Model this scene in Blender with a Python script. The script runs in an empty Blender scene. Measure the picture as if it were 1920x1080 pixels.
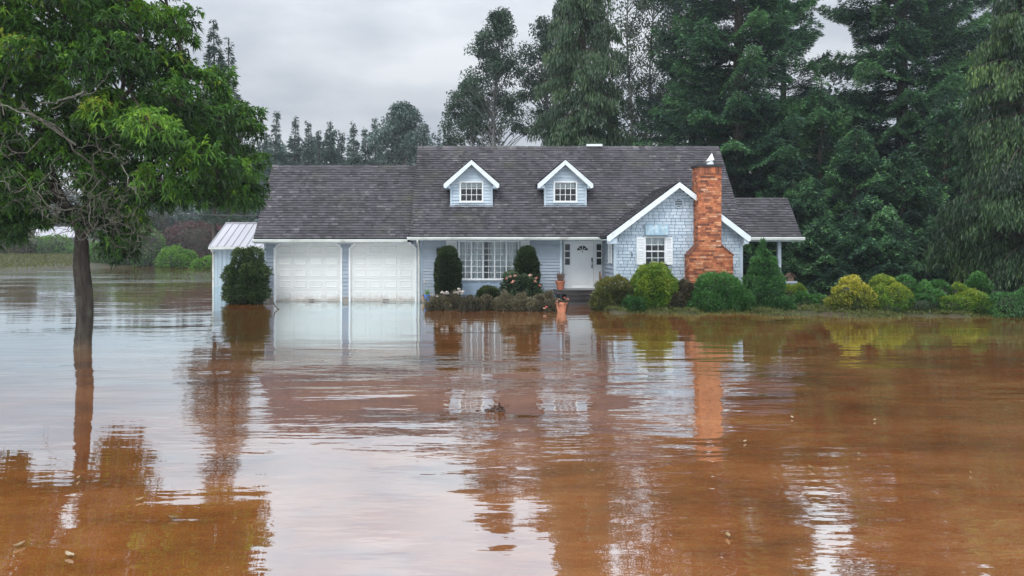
import bpy, math, random
import numpy as np
from math import radians, sin, cos, pi

# ------------------------------------------------------------------ camera, sky, sun, exposure
scene = bpy.context.scene
COL = scene.collection
F, PX, HY, CZ = 1450.0, 905.0, 462.0, 2.3       # focal length (photo pixels), optical axis column, horizon row, eye height
cam_d = bpy.data.cameras.new("camera")
cam = bpy.data.objects.new("camera", cam_d)
COL.objects.link(cam)
cam.location = (0, 0, CZ)
cam.rotation_euler = (radians(90), 0, 0)
cam_d.sensor_width = 36.0
cam_d.lens = F / 1920 * 36.0
cam_d.shift_x = (960 - PX) / 1920
cam_d.shift_y = (HY - 540) / 1920
cam_d.clip_start = 0.1
cam_d.clip_end = 4000
scene.camera = cam

scene.view_settings.view_transform = 'Standard'
scene.view_settings.look = 'None'
scene.view_settings.exposure = 0.0
scene.view_settings.gamma = 1.0
scene.render.engine = 'CYCLES'
scene.cycles.max_bounces = 7
scene.cycles.diffuse_bounces = 3
scene.cycles.glossy_bounces = 3
scene.cycles.transmission_bounces = 4
scene.cycles.transparent_max_bounces = 8
scene.cycles.volume_bounces = 0
scene.cycles.use_denoising = True
scene.cycles.denoising_prefilter = 'ACCURATE'

SUN_EL, SUN_AZ = radians(48), radians(205)      # azimuth clockwise from +Y: high, behind the viewer and to the left


def make_world():
    w = bpy.data.worlds.new("World")
    scene.world = w
    w.use_nodes = True
    nt = w.node_tree
    nt.nodes.clear()
    N, L = nt.nodes.new, nt.links.new
    out = N('ShaderNodeOutputWorld')
    bg = N('ShaderNodeBackground')
    bg.inputs['Strength'].default_value = 0.1
    sky = N('ShaderNodeTexSky')
    sky.sky_type = 'NISHITA'
    sky.sun_disc = False
    sky.sun_elevation = SUN_EL
    sky.sun_rotation = SUN_AZ
    tc = N('ShaderNodeTexCoord')
    # overcast: clouds brighten towards the zenith and towards the hidden sun
    mp = N('ShaderNodeMapping')
    mp.inputs['Scale'].default_value = (1.1, 1.1, 3.2)
    n1 = N('ShaderNodeTexNoise')
    n1.inputs['Scale'].default_value = 2.3
    n1.inputs['Detail'].default_value = 6
    n1.inputs['Roughness'].default_value = 0.5
    L(tc.outputs['Generated'], mp.inputs['Vector'])
    L(mp.outputs['Vector'], n1.inputs['Vector'])
    cr = N('ShaderNodeValToRGB')
    cr.color_ramp.elements[0].position = 0.38
    cr.color_ramp.elements[0].color = (0.43, 0.48, 0.55, 1)
    cr.color_ramp.elements[1].position = 0.62
    cr.color_ramp.elements[1].color = (0.76, 0.785, 0.825, 1)
    L(n1.outputs['Fac'], cr.inputs['Fac'])
    sep = N('ShaderNodeSeparateXYZ')
    L(tc.outputs['Generated'], sep.inputs[0])
    mr = N('ShaderNodeMapRange')
    mr.interpolation_type = 'SMOOTHSTEP'
    mr.inputs['From Min'].default_value = 0.14
    mr.inputs['From Max'].default_value = 0.66
    mr.inputs['To Min'].default_value = 10.4
    mr.inputs['To Max'].default_value = 22.5
    L(sep.outputs['Z'], mr.inputs['Value'])
    dot = N('ShaderNodeVectorMath')
    dot.operation = 'DOT_PRODUCT'
    sd = (sin(SUN_AZ) * cos(SUN_EL), cos(SUN_AZ) * cos(SUN_EL), sin(SUN_EL))
    dot.inputs[1].default_value = sd
    L(tc.outputs['Generated'], dot.inputs[0])
    mr2 = N('ShaderNodeMapRange')
    mr2.interpolation_type = 'SMOOTHSTEP'
    mr2.inputs['From Min'].default_value = 0.0
    mr2.inputs['From Max'].default_value = 1.0
    mr2.inputs['To Min'].default_value = 1.0
    mr2.inputs['To Max'].default_value = 1.75
    L(dot.outputs['Value'], mr2.inputs['Value'])
    mul = N('ShaderNodeMath')
    mul.operation = 'MULTIPLY'
    L(mr.outputs[0], mul.inputs[0])
    L(mr2.outputs[0], mul.inputs[1])
    sc = N('ShaderNodeVectorMath')
    sc.operation = 'SCALE'
    L(cr.outputs['Color'], sc.inputs[0])
    L(mul.outputs[0], sc.inputs['Scale'])
    mix = N('ShaderNodeMix')
    mix.data_type = 'RGBA'
    mix.inputs['Factor'].default_value = 0.94
    L(sky.outputs['Color'], mix.inputs['A'])
    L(sc.outputs[0], mix.inputs['B'])
    L(mix.outputs['Result'], bg.inputs['Color'])
    L(bg.outputs[0], out.inputs['Surface'])


make_world()
sun_d = bpy.data.lights.new("sun", 'SUN')
sun_d.energy = 1.5
sun_d.angle = radians(22)
sun_d.color = (1.0, 0.97, 0.92)
sun = bpy.data.objects.new("sun", sun_d)
COL.objects.link(sun)
sun.location = (0, 0, 60)
sun.rotation_euler = (radians(90) - SUN_EL, 0, -SUN_AZ + pi)

# ------------------------------------------------------------------ helpers
rng = np.random.default_rng(7)
random.seed(7)


def WX(px, Y): return (px - PX) * Y / F
def WZ(py, Y): return CZ + (HY - py) * Y / F


class MB:
    """collects faces (with one random value per face) for ONE mesh object"""
    def __init__(self):
        self.V, self.Fc, self.R, self.n = [], [], [], 0

    def add(self, V, Fa, R=None):
        V = np.asarray(V, float).reshape(-1, 3)
        Fa = np.asarray(Fa, np.int64)
        if Fa.ndim == 1: Fa = Fa[None, :]
        self.V.append(V)
        self.Fc.append(Fa + self.n)
        if R is None: R = np.full(len(Fa), random.random())
        self.R.append(np.broadcast_to(np.asarray(R, float), (len(Fa),)))
        self.n += len(V)

    def poly(self, pts, r=None):
        self.add(pts, np.arange(len(pts)), None if r is None else [r])

    def hexa(self, p, r=None):   # 8 points: bottom 4 (ccw), top 4
        r = random.random() if r is None else r
        self.add(p, [[3, 2, 1, 0], [4, 5, 6, 7], [0, 1, 5, 4], [1, 2, 6, 5], [2, 3, 7, 6], [3, 0, 4, 7]], [r] * 6)

    def box(self, x0, x1, y0, y1, z0, z1, r=None):
        self.hexa([(x0, y0, z0), (x1, y0, z0), (x1, y1, z0), (x0, y1, z0),
                   (x0, y0, z1), (x1, y0, z1), (x1, y1, z1), (x0, y1, z1)], r)

    def prism_y(self, xz, y0, y1, r=None):   # polygon in xz extruded along y
        n = len(xz)
        V = [(x, y0, z) for x, z in xz] + [(x, y1, z) for x, z in xz]
        r = random.random() if r is None else r
        self.add(V, np.arange(n), [r])
        b = self.n - 2 * n
        self.Fc.append(np.array([list(range(2 * n - 1, n - 1, -1))]) + b); self.R.append(np.array([r]))
        self.Fc.append(np.array([[i, (i + 1) % n, n + (i + 1) % n, n + i][::-1] for i in range(n)]) + b); self.R.append(np.full(n, r))

    def tube(self, pts, rad, n=7, r=None, cap=True):
        pts = np.asarray(pts, float)
        rad = np.broadcast_to(np.asarray(rad, float), (len(pts),))
        d = np.gradient(pts, axis=0)
        d /= np.linalg.norm(d, axis=1, keepdims=True) + 1e-9
        ref = np.array([0, 0, 1.0]) if abs(d[0, 2]) < 0.9 else np.array([1.0, 0, 0])
        a = np.cross(d, ref); a /= np.linalg.norm(a, axis=1, keepdims=True) + 1e-9
        b = np.cross(d, a)
        t = np.arange(n) * 2 * pi / n
        V = pts[:, None, :] + rad[:, None, None] * (a[:, None, :] * np.cos(t)[None, :, None] + b[:, None, :] * np.sin(t)[None, :, None])
        m = len(pts)
        Fa = [[i * n + j, (i + 1) * n + j, (i + 1) * n + (j + 1) % n, i * n + (j + 1) % n] for i in range(m - 1) for j in range(n)]
        self.add(V.reshape(-1, 3), Fa, random.random() if r is None else r)
        if cap:
            k = self.n - m * n
            self.Fc.append(np.array([list(range(n))]) + k); self.R.append(self.R[-1][:1])
            self.Fc.append(np.array([list(range(n))[::-1]]) + k + (m - 1) * n); self.R.append(self.R[-1][:1])

    def lathe(self, c, prof, n=20, r=None):   # prof: (radius, z) list
        t = np.arange(n) * 2 * pi / n
        V = [(c[0] + q * cos(a), c[1] + q * sin(a), c[2] + z) for q, z in prof for a in t]
        m = len(prof)
        Fa = [[i * n + j, i * n + (j + 1) % n, (i + 1) * n + (j + 1) % n, (i + 1) * n + j] for i in range(m - 1) for j in range(n)]
        self.add(V, Fa, random.random() if r is None else r)

    def build(self, name, mat, parent=None, smooth=False, origin=None):
        V = np.concatenate(self.V)
        org = origin
        if parent is not None:
            org = parent['_o'] if '_o' in parent else (0, 0, 0)
        if org is None: org = (0, 0, 0)
        V = V - np.asarray(org, float)
        me = bpy.data.meshes.new(name)
        me.vertices.add(len(V)); me.vertices.foreach_set('co', V.astype(np.float32).ravel())
        tot = [np.full(len(f), f.shape[1]) for f in self.Fc]
        tot = np.concatenate(tot)
        li = np.concatenate([f.ravel() for f in self.Fc])
        st = np.concatenate([[0], np.cumsum(tot)[:-1]])
        me.loops.add(len(li)); me.loops.foreach_set('vertex_index', li.astype(np.int32))
        me.polygons.add(len(tot)); me.polygons.foreach_set('loop_start', st.astype(np.int32))
        me.polygons.foreach_set('loop_total', tot.astype(np.int32))
        me.polygons.foreach_set('use_smooth', np.full(len(tot), bool(smooth)))
        at = me.attributes.new('rnd', 'FLOAT', 'FACE')
        at.data.foreach_set('value', np.concatenate(self.R).astype(np.float32))
        me.update(calc_edges=True)
        me.validate()
        me.materials.append(mat)
        o = bpy.data.objects.new(name, me)
        COL.objects.link(o)
        o['_o'] = tuple(float(v) for v in org)
        if parent is not None: o.parent = parent
        else: o.location = org
        return o


def pieces(mb, name, mat, parent):
    """every add() of the builder becomes a part of its own"""
    off = 0
    starts = np.cumsum([0] + [len(v) for v in mb.V])
    for i, v in enumerate(mb.V):
        q = MB()
        fs = [(f, r) for f, r in zip(mb.Fc, mb.R) if starts[i] <= f.min() < starts[i + 1]]
        q.V, q.n = [v], len(v)
        q.Fc = [f - starts[i] for f, r in fs]; q.R = [r for f, r in fs]
        q.build(name, mat, parent)


def tag(o, label=None, cat=None, group=None, kind=None):
    if label: o['label'] = label
    if cat: o['category'] = cat
    if group: o['group'] = group
    if kind: o['kind'] = kind
    return o


def thing(name, label, cat, loc, group=None):
    o = bpy.data.objects.new(name, None)
    o.empty_display_size = 0.3
    COL.objects.link(o)
    o.location = loc
    o['_o'] = tuple(float(v) for v in loc)
    return tag(o, label, cat, group)


# ------------------------------------------------------------------ materials
def new_mat(name):
    m = bpy.data.materials.new(name)
    m.use_nodes = True
    nt = m.node_tree
    b = nt.nodes['Principled BSDF']
    return m, nt, nt.nodes.new, nt.links.new, b


def ramp(N, stops):
    cr = N('ShaderNodeValToRGB')
    e = cr.color_ramp.elements
    while len(e) < len(stops): e.new(0.5)
    for i, (p, c) in enumerate(stops):
        e[i].position = p
        e[i].color = (*c, 1)
    return cr


def mat(name, stops, rough=0.7, nscale=3.0, namt=0.25, bump=0.0, bscale=30.0, spec=0.4, metal=0.0, stretch=(1, 1, 1), stain=None, tide=None):
    """ramp over the per-face random value, mottled by noise; optional stain colour in noise patches"""
    m, nt, N, L, b = new_mat(name)
    at = N('ShaderNodeAttribute'); at.attribute_name = 'rnd'
    cr = ramp(N, stops)
    L(at.outputs['Fac'], cr.inputs['Fac'])
    tc = N('ShaderNodeTexCoord')
    mp = N('ShaderNodeMapping'); mp.inputs['Scale'].default_value = stretch
    L(tc.outputs['Object'], mp.inputs['Vector'])
    n = N('ShaderNodeTexNoise'); n.inputs['Scale'].default_value = nscale; n.inputs['Detail'].default_value = 5
    n.inputs['Roughness'].default_value = 0.6
    L(mp.outputs['Vector'], n.inputs['Vector'])
    mr = N('ShaderNodeMapRange')
    mr.inputs['From Min'].default_value = 0.3; mr.inputs['From Max'].default_value = 0.7
    mr.inputs['To Min'].default_value = 1 - namt; mr.inputs['To Max'].default_value = 1 + namt
    L(n.outputs['Fac'], mr.inputs['Value'])
    sc = N('ShaderNodeVectorMath'); sc.operation = 'SCALE'
    L(cr.outputs['Color'], sc.inputs[0]); L(mr.outputs[0], sc.inputs['Scale'])
    colout = sc.outputs[0]
    if stain:
        col, scl, lo, hi = stain
        n2 = N('ShaderNodeTexNoise'); n2.inputs['Scale'].default_value = scl; n2.inputs['Detail'].default_value = 6
        L(tc.outputs['Object'], n2.inputs['Vector'])
        m2 = N('ShaderNodeMapRange'); m2.inputs['From Min'].default_value = lo; m2.inputs['From Max'].default_value = hi
        L(n2.outputs['Fac'], m2.inputs['Value'])
        mx = N('ShaderNodeMix'); mx.data_type = 'RGBA'
        L(m2.outputs[0], mx.inputs['Factor']); L(colout, mx.inputs['A']); mx.inputs['B'].default_value = (*col, 1)
        colout = mx.outputs['Result']
    if tide:                                   # mud splashed up to a ragged line above the flood
        sp = N('ShaderNodeSeparateXYZ'); L(tc.outputs['Object'], sp.inputs[0])
        n4 = N('ShaderNodeTexNoise'); n4.inputs['Scale'].default_value = 5; n4.inputs['Detail'].default_value = 8
        L(tc.outputs['Object'], n4.inputs['Vector'])
        m4 = N('ShaderNodeMath'); m4.operation = 'MULTIPLY_ADD'; m4.inputs[1].default_value = -tide * 3
        L(n4.outputs['Fac'], m4.inputs[0]); L(sp.outputs['Z'], m4.inputs[2])
        m5 = N('ShaderNodeMapRange'); m5.inputs['From Min'].default_value = -tide * 1.5; m5.inputs['From Max'].default_value = tide * .4
        m5.inputs['To Min'].default_value = .5; m5.inputs['To Max'].default_value = 0
        L(m4.outputs[0], m5.inputs['Value'])
        m6 = N('ShaderNodeMix'); m6.data_type = 'RGBA'
        L(m5.outputs[0], m6.inputs['Factor']); L(colout, m6.inputs['A']); m6.inputs['B'].default_value = (0.2, 0.125, 0.07, 1)
        colout = m6.outputs['Result']
    L(colout, b.inputs['Base Color'])
    b.inputs['Roughness'].default_value = rough
    b.inputs['Specular IOR Level'].default_value = spec
    b.inputs['Metallic'].default_value = metal
    if bump:
        n3 = N('ShaderNodeTexNoise'); n3.inputs['Scale'].default_value = bscale; n3.inputs['Detail'].default_value = 4
        L(mp.outputs['Vector'], n3.inputs['Vector'])
        bp = N('ShaderNodeBump'); bp.inputs['Strength'].default_value = bump; bp.inputs['Distance'].default_value = 0.02
        L(n3.outputs['Fac'], bp.inputs['Height']); L(bp.outputs['Normal'], b.inputs['Normal'])
    return m


def leaf_mat(name, stops, trans=0.3, rough=0.45, spec=0.35):
    m, nt, N, L, b = new_mat(name)
    at = N('ShaderNodeAttribute'); at.attribute_name = 'rnd'
    cr = ramp(N, stops)
    L(at.outputs['Fac'], cr.inputs['Fac'])
    L(cr.outputs['Color'], b.inputs['Base Color'])
    b.inputs['Roughness'].default_value = rough
    b.inputs['Specular IOR Level'].default_value = spec
    t = N('ShaderNodeBsdfTranslucent')
    L(cr.outputs['Color'], t.inputs['Color'])
    mx = N('ShaderNodeMixShader'); mx.inputs[0].default_value = trans
    L(b.outputs[0], mx.inputs[1]); L(t.outputs[0], mx.inputs[2])
    L(mx.outputs[0], nt.nodes['Material Output'].inputs['Surface'])
    return m


def glass_mat():
    m, nt, N, L, b = new_mat('window_glass')
    nt.nodes.remove(b)
    tr = N('ShaderNodeBsdfTransparent'); tr.inputs['Color'].default_value = (0.86, 0.9, 0.9, 1)
    gl = N('ShaderNodeBsdfGlossy'); gl.inputs['Roughness'].default_value = 0.03
    fr = N('ShaderNodeFresnel'); fr.inputs['IOR'].default_value = 1.5
    mr = N('ShaderNodeMath'); mr.operation = 'MULTIPLY_ADD'; mr.inputs[1].default_value = 1.0; mr.inputs[2].default_value = 0.02
    L(fr.outputs[0], mr.inputs[0])
    mx = N('ShaderNodeMixShader')
    L(mr.outputs[0], mx.inputs[0]); L(tr.outputs[0], mx.inputs[1]); L(gl.outputs[0], mx.inputs[2])
    L(mx.outputs[0], nt.nodes['Material Output'].inputs['Surface'])
    return m


def water_mat():
    m, nt, N, L, b = new_mat('flood_water')
    tc = N('ShaderNodeTexCoord')

    def noise(scale, stretch, detail=3, rough=0.5, rot=0.0):
        mp = N('ShaderNodeMapping'); mp.inputs['Scale'].default_value = stretch
        mp.inputs['Rotation'].default_value = (0, 0, rot)
        L(tc.outputs['Object'], mp.inputs['Vector'])
        n = N('ShaderNodeTexNoise'); n.inputs['Scale'].default_value = scale; n.inputs['Detail'].default_value = detail
        n.inputs['Roughness'].default_value = rough
        L(mp.outputs['Vector'], n.inputs['Vector'])
        return n.outputs['Fac']

    def mrange(v, a, b_, c, d, smooth=True):
        r = N('ShaderNodeMapRange')
        if smooth: r.interpolation_type = 'SMOOTHSTEP'
        r.inputs['From Min'].default_value = a; r.inputs['From Max'].default_value = b_
        r.inputs['To Min'].default_value = c; r.inputs['To Max'].default_value = d
        L(v, r.inputs['Value'])
        return r.outputs[0]

    def math(op, a, b_):
        q = N('ShaderNodeMath'); q.operation = op
        for i, v in enumerate((a, b_)):
            if isinstance(v, (int, float)): q.inputs[i].default_value = v
            else: L(v, q.inputs[i])
        return q.outputs[0]
    # wind ripples in patches over an almost still sheet
    swell = noise(0.55, (0.5, 1.0, 1), 2)
    ripple = noise(2.6, (0.45, 1.3, 1), 3, 0.55, 0.12)
    fine = noise(9.0, (0.6, 1.4, 1), 2, 0.5, -0.2)
    patch = mrange(noise(0.16, (0.45, 1.2, 1), 3), 0.42, 0.62, 0.35, 1.0)
    sp_ = N('ShaderNodeSeparateXYZ'); L(tc.outputs['Object'], sp_.inputs[0])
    gust = mrange(sp_.outputs['Y'], 38, 62, 1.0, 4.5)          # open water beyond the house is wind-ruffled
    band = math('MULTIPLY', mrange(sp_.outputs['Y'], 7.0, 10.0, 0, 1), mrange(sp_.outputs['Y'], 13.5, 18.0, 1, 0))
    band = math('MULTIPLY', band, mrange(sp_.outputs['X'], -5.5, -1.5, 0.15, 1))
    gust = math('ADD', gust, math('MULTIPLY', band, 1.6))       # and a breeze crosses the middle of the yard
    patch = math('MULTIPLY', patch, gust)
    chop = noise(1.05, (0.32, 1.25, 1), 3, 0.5, 0.06)
    h = math('ADD', math('MULTIPLY', swell, 0.018), math('MULTIPLY', math('MULTIPLY', chop, patch), 0.036))
    h = math('ADD', h, math('MULTIPLY', math('MULTIPLY', ripple, patch), 0.009))
    h = math('ADD', h, math('MULTIPLY', math('MULTIPLY', fine, patch), 0.0012))
    bp = N('ShaderNodeBump'); bp.inputs['Strength'].default_value = 0.55; bp.inputs['Distance'].default_value = 1.0
    L(h, bp.inputs['Height'])
    # silt: brown with slow swirls
    silt = noise(0.55, (0.55, 1.0, 1), 10, 0.72)
    cr = ramp(N, [(0.34, (0.24, 0.078, 0.021)), (0.5, (0.46, 0.150, 0.038)), (0.66, (0.66, 0.262, 0.085))])
    L(silt, cr.inputs['Fac'])
    dif = N('ShaderNodeBsdfDiffuse'); L(cr.outputs['Color'], dif.inputs['Color'])
    gl = N('ShaderNodeBsdfGlossy'); gl.inputs['Roughness'].default_value = 0.004
    gl.inputs['Color'].default_value = (0.80, 0.945, 0.99, 1)
    L(bp.outputs['Normal'], gl.inputs['Normal'])
    fr = N('ShaderNodeFresnel'); fr.inputs['IOR'].default_value = 1.34
    L(bp.outputs['Normal'], fr.inputs['Normal'])
    fac = math('POWER', fr.outputs[0], 0.19)
    mx = N('ShaderNodeMixShader')
    L(fac, mx.inputs[0]); L(dif.outputs[0], mx.inputs[1]); L(gl.outputs[0], mx.inputs[2])
    L(mx.outputs[0], nt.nodes['Material Output'].inputs['Surface'])
    nt.nodes.remove(b)
    return m


M = {}
M['door'] = mat('door_paint', [(0, (0.84, 0.86, 0.87)), (1, (0.86, 0.88, 0.88))], 0.4, 2.0, 0.04)
M['siding'] = mat('blue_siding', [(0, (0.285, 0.335, 0.395)), (1, (0.335, 0.385, 0.44))], 0.6, 1.3, 0.12, stretch=(1, 1, 3), tide=.2)
M['shingle_wall'] = mat('blue_wall_shingle', [(0, (0.36, 0.44, 0.51)), (1, (0.475, 0.55, 0.61))], 0.65, 2.0, 0.12)
M['joint'] = mat('shingle_joint', [(0, (0.10, 0.15, 0.24)), (1, (0.10, 0.15, 0.24))], 0.9)
M['bluepanel'] = mat('blue_panel', [(0, (0.29, 0.37, 0.48)), (1, (0.31, 0.40, 0.51))], 0.6, 1.0, 0.1)
M['white'] = mat('white_paint', [(0, (0.68, 0.71, 0.72)), (1, (0.74, 0.76, 0.76))], 0.5, 2.0, 0.06)
M['garage'] = mat('garage_paint', [(0, (0.60, 0.625, 0.615)), (1, (0.66, 0.675, 0.655))], 0.45, 0.8, 0.05, stain=((0.45, 0.42, 0.36), 2.2, 0.66, 1.0), tide=.16)
M['fascia'] = mat('fascia_paint', [(0, (0.60, 0.65, 0.67)), (1, (0.66, 0.70, 0.71))], 0.5, 3, 0.08, stain=((0.35, 0.36, 0.33), 4, 0.6, 0.9))
M['gutter'] = mat('gutter_metal', [(0, (0.47, 0.50, 0.47)), (1, (0.53, 0.55, 0.52))], 0.4, 1.5, 0.15, stain=((0.2, 0.2, 0.17), 1.6, 0.55, 0.85), stretch=(1, 1, 4))
M['roof'] = mat('roof_shingle', [(0, (0.034, 0.031, 0.036)), (0.35, (0.058, 0.053, 0.060)), (0.75, (0.082, 0.076, 0.085)), (1, (0.135, 0.125, 0.13))], 0.85, 0.5, 0.25, bump=0.5, bscale=40, stain=((0.075, 0.085, 0.05), 0.7, 0.58, 0.9))
M['soffit'] = mat('soffit_paint', [(0, (0.45, 0.5, 0.52)), (1, (0.45, 0.5, 0.52))], 0.7)
M['brick'] = mat('chimney_brick', [(0, (0.10, 0.045, 0.033)), (0.25, (0.24, 0.075, 0.040)), (0.55, (0.44, 0.14, 0.058)), (0.8, (0.52, 0.21, 0.10)), (1, (0.55, 0.33, 0.21))], 0.85, 9, 0.35, bump=0.6, bscale=25, stain=((0.12, 0.06, 0.045), 1.6, 0.55, 0.85))
M['mortar'] = mat('chimney_mortar', [(0, (0.30, 0.15, 0.085)), (1, (0.30, 0.15, 0.085))], 0.95, 6, 0.3)
M['dark'] = mat('dark_iron', [(0, (0.012, 0.012, 0.014)), (1, (0.02, 0.02, 0.022))], 0.4)
M['concrete'] = mat('grey_concrete', [(0, (0.22, 0.21, 0.19)), (1, (0.28, 0.26, 0.23))], 0.85, 4, 0.3)
M['wetwood'] = mat('wet_dark_wood', [(0, (0.035, 0.030, 0.030)), (1, (0.06, 0.052, 0.05))], 0.3, 6, 0.35, stretch=(0.3, 2, 2), spec=0.5)
M['brownwood'] = mat('brown_wood', [(0, (0.13, 0.085, 0.06)), (1, (0.16, 0.10, 0.07))], 0.7, 8, 0.3)
M['terracotta'] = mat('terracotta', [(0, (0.42, 0.15, 0.085)), (1, (0.48, 0.18, 0.10))], 0.75, 6, 0.2)
M['bluepot'] = mat('blue_plastic', [(0, (0.05, 0.2, 0.62)), (1, (0.05, 0.2, 0.62))], 0.35)
M['tanpot'] = mat('tan_clay', [(0, (0.32, 0.22, 0.15)), (1, (0.34, 0.24, 0.16))], 0.8)
M['soil'] = mat('dark_soil', [(0, (0.035, 0.026, 0.02)), (1, (0.045, 0.034, 0.026))], 0.9, 8, 0.4)
M['curtain'] = mat('white_curtain', [(0, (0.62, 0.66, 0.68)), (1, (0.72, 0.75, 0.76))], 0.8, 2, 0.1)
M['interior'] = mat('dark_interior', [(0, (0.03, 0.03, 0.032)), (1, (0.04, 0.04, 0.04))], 0.9)
M['metalroof'] = mat('pale_metal_roof', [(0, (0.33, 0.328, 0.36)), (1, (0.42, 0.41, 0.44))], 0.4, 0.8, 0.12, stretch=(1, 0.2, 0.2))
M['shedwall'] = mat('shed_boards', [(0, (0.27, 0.345, 0.40)), (1, (0.35, 0.43, 0.48))], 0.7, 1.2, 0.18, stretch=(1, 1, 0.3))
M['farwall'] = mat('far_house_wall', [(0, (0.23, 0.23, 0.22)), (1, (0.25, 0.25, 0.24))], 0.8)
M['awning'] = mat('faded_awning', [(0, (0.22, 0.33, 0.40)), (1, (0.27, 0.38, 0.45))], 0.7, 3, 0.3, stain=((0.6, 0.66, 0.68), 3.5, 0.5, 0.8), stretch=(2.5, 1, 0.7))
M['bark'] = mat('grey_bark', [(0, (0.034, 0.027, 0.021)), (1, (0.066, 0.053, 0.041))], 0.9, 9, 0.6, bump=1.0, bscale=14, stretch=(1, 1, 0.22), stain=((0.13, 0.14, 0.10), 3, 0.58, 0.85), tide=.14)
M['twig'] = mat('lichen_twig', [(0, (0.055, 0.048, 0.038)), (1, (0.16, 0.155, 0.125))], 0.9, 12, 0.35)
M['cbark'] = mat('conifer_bark', [(0, (0.05, 0.04, 0.034)), (1, (0.075, 0.06, 0.05))], 0.95, 6, 0.4, stretch=(1, 1, 0.2))
M['ptrunk'] = mat('pale_grey_bark', [(0, (0.11, 0.11, 0.105)), (1, (0.17, 0.17, 0.16))], 0.95, 5, 0.4)
M['core'] = mat('shrub_dark_core', [(0, (0.016, 0.018, 0.011)), (1, (0.024, 0.025, 0.016))], 0.95, 9, 0.4)  # near-black fill for the shrub hulls, inner shade put into the colour
M['ground'] = mat('muddy_turf', [(0, (0.042, 0.042, 0.018)), (1, (0.042, 0.042, 0.018))], 0.6, 0.9, 0.4, bump=0.6, bscale=10, stain=((0.06, 0.042, 0.022), 0.8, 0.45, 0.65))
M['glass'] = glass_mat()
M['water'] = water_mat()
M['petal'] = mat('salmon_petal', [(0, (0.55, 0.10, 0.09)), (0.4, (0.62, 0.27, 0.2)), (1, (0.72, 0.48, 0.38))], 0.6)
M['petalw'] = mat('pale_petal', [(0, (0.55, 0.45, 0.42)), (1, (0.75, 0.74, 0.68))], 0.6)
M['debris'] = mat('floating_leaf', [(0, (0.10, 0.06, 0.025)), (0.6, (0.26, 0.18, 0.08)), (1, (0.45, 0.38, 0.26))], 0.7)
M['debrisdark'] = mat('wet_bark_debris', [(0, (0.05, 0.025, 0.015)), (1, (0.08, 0.04, 0.025))], 0.6)

LF = {}
LF['tree'] = leaf_mat('broad_leaves', [(0, (0.018, 0.045, 0.012)), (0.3, (0.04, 0.105, 0.020)), (0.6, (0.095, 0.225, 0.026)), (0.88, (0.21, 0.38, 0.035)), (1, (0.38, 0.42, 0.06))], 0.35)
LF['spruce'] = leaf_mat('spruce_needles', [(0, (0.008, 0.020, 0.016)), (0.4, (0.017, 0.046, 0.032)), (0.75, (0.05, 0.125, 0.068)), (1, (0.13, 0.28, 0.10))], 0.12)
LF['hemlock'] = leaf_mat('hemlock_needles', [(0, (0.008, 0.022, 0.015)), (0.4, (0.020, 0.054, 0.034)), (0.75, (0.060, 0.15, 0.07)), (1, (0.15, 0.32, 0.10))], 0.12)
LF['weep'] = leaf_mat('cedar_sprays', [(0, (0.018, 0.04, 0.022)), (0.5, (0.038, 0.078, 0.034)), (1, (0.085, 0.14, 0.05))], 0.15)
LF['weepb'] = leaf_mat('bright_cedar_sprays', [(0, (0.010, 0.025, 0.013)), (0.45, (0.026, 0.060, 0.023)), (0.8, (0.075, 0.14, 0.04)), (1, (0.18, 0.27, 0.075))], 0.2)
LF['cotton'] = leaf_mat('cottonwood_leaves', [(0, (0.018, 0.040, 0.028)), (0.5, (0.038, 0.075, 0.045)), (1, (0.07, 0.12, 0.065))], 0.25)
LF['alder'] = leaf_mat('alder_leaves', [(0, (0.03, 0.05, 0.033)), (0.5, (0.055, 0.09, 0.05)), (1, (0.10, 0.14, 0.07))], 0.3)
LF['far'] = leaf_mat('far_needles', [(0, (0.016, 0.036, 0.028)), (0.5, (0.03, 0.062, 0.042)), (1, (0.055, 0.10, 0.06))], 0.1)
LF['haze_tint'] = leaf_mat('haze_tinted_needles', [(0, (0.04, 0.07, 0.062)), (0.5, (0.078, 0.125, 0.108)), (1, (0.13, 0.19, 0.155))], 0.15)  # paler and bluer than near needles: distance haze put into the leaf colour
LF['purple'] = leaf_mat('purple_leaves', [(0, (0.04, 0.02, 0.022)), (1, (0.15, 0.075, 0.07))], 0.2)
LF['green'] = leaf_mat('bush_leaves', [(0, (0.03, 0.07, 0.02)), (0.5, (0.085, 0.19, 0.042)), (1, (0.18, 0.33, 0.06))], 0.25)
LF['lime'] = leaf_mat('bright_bush_leaves', [(0, (0.04, 0.10, 0.015)), (0.6, (0.10, 0.23, 0.028)), (1, (0.18, 0.33, 0.04))], 0.3)
LF['olive'] = leaf_mat('olive_leaves', [(0, (0.05, 0.055, 0.018)), (0.6, (0.10, 0.11, 0.033)), (1, (0.17, 0.16, 0.05))], 0.25)
LF['yew'] = leaf_mat('yew_needles', [(0, (0.012, 0.022, 0.008)), (0.6, (0.026, 0.047, 0.014)), (1, (0.06, 0.082, 0.022))], 0.1)
LF['juniper'] = leaf_mat('juniper_sprays', [(0, (0.018, 0.036, 0.012)), (0.6, (0.043, 0.075, 0.022)), (1, (0.085, 0.13, 0.035))], 0.1)
LF['ball'] = leaf_mat('yellow_green_leaves', [(0, (0.035, 0.085, 0.012)), (0.4, (0.08, 0.17, 0.02)), (0.75, (0.17, 0.26, 0.028)), (1, (0.30, 0.34, 0.04))], 0.3)
LF['mound'] = leaf_mat('fresh_green_leaves', [(0, (0.018, 0.055, 0.014)), (0.6, (0.045, 0.14, 0.03)), (1, (0.09, 0.23, 0.05))], 0.25)
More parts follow.
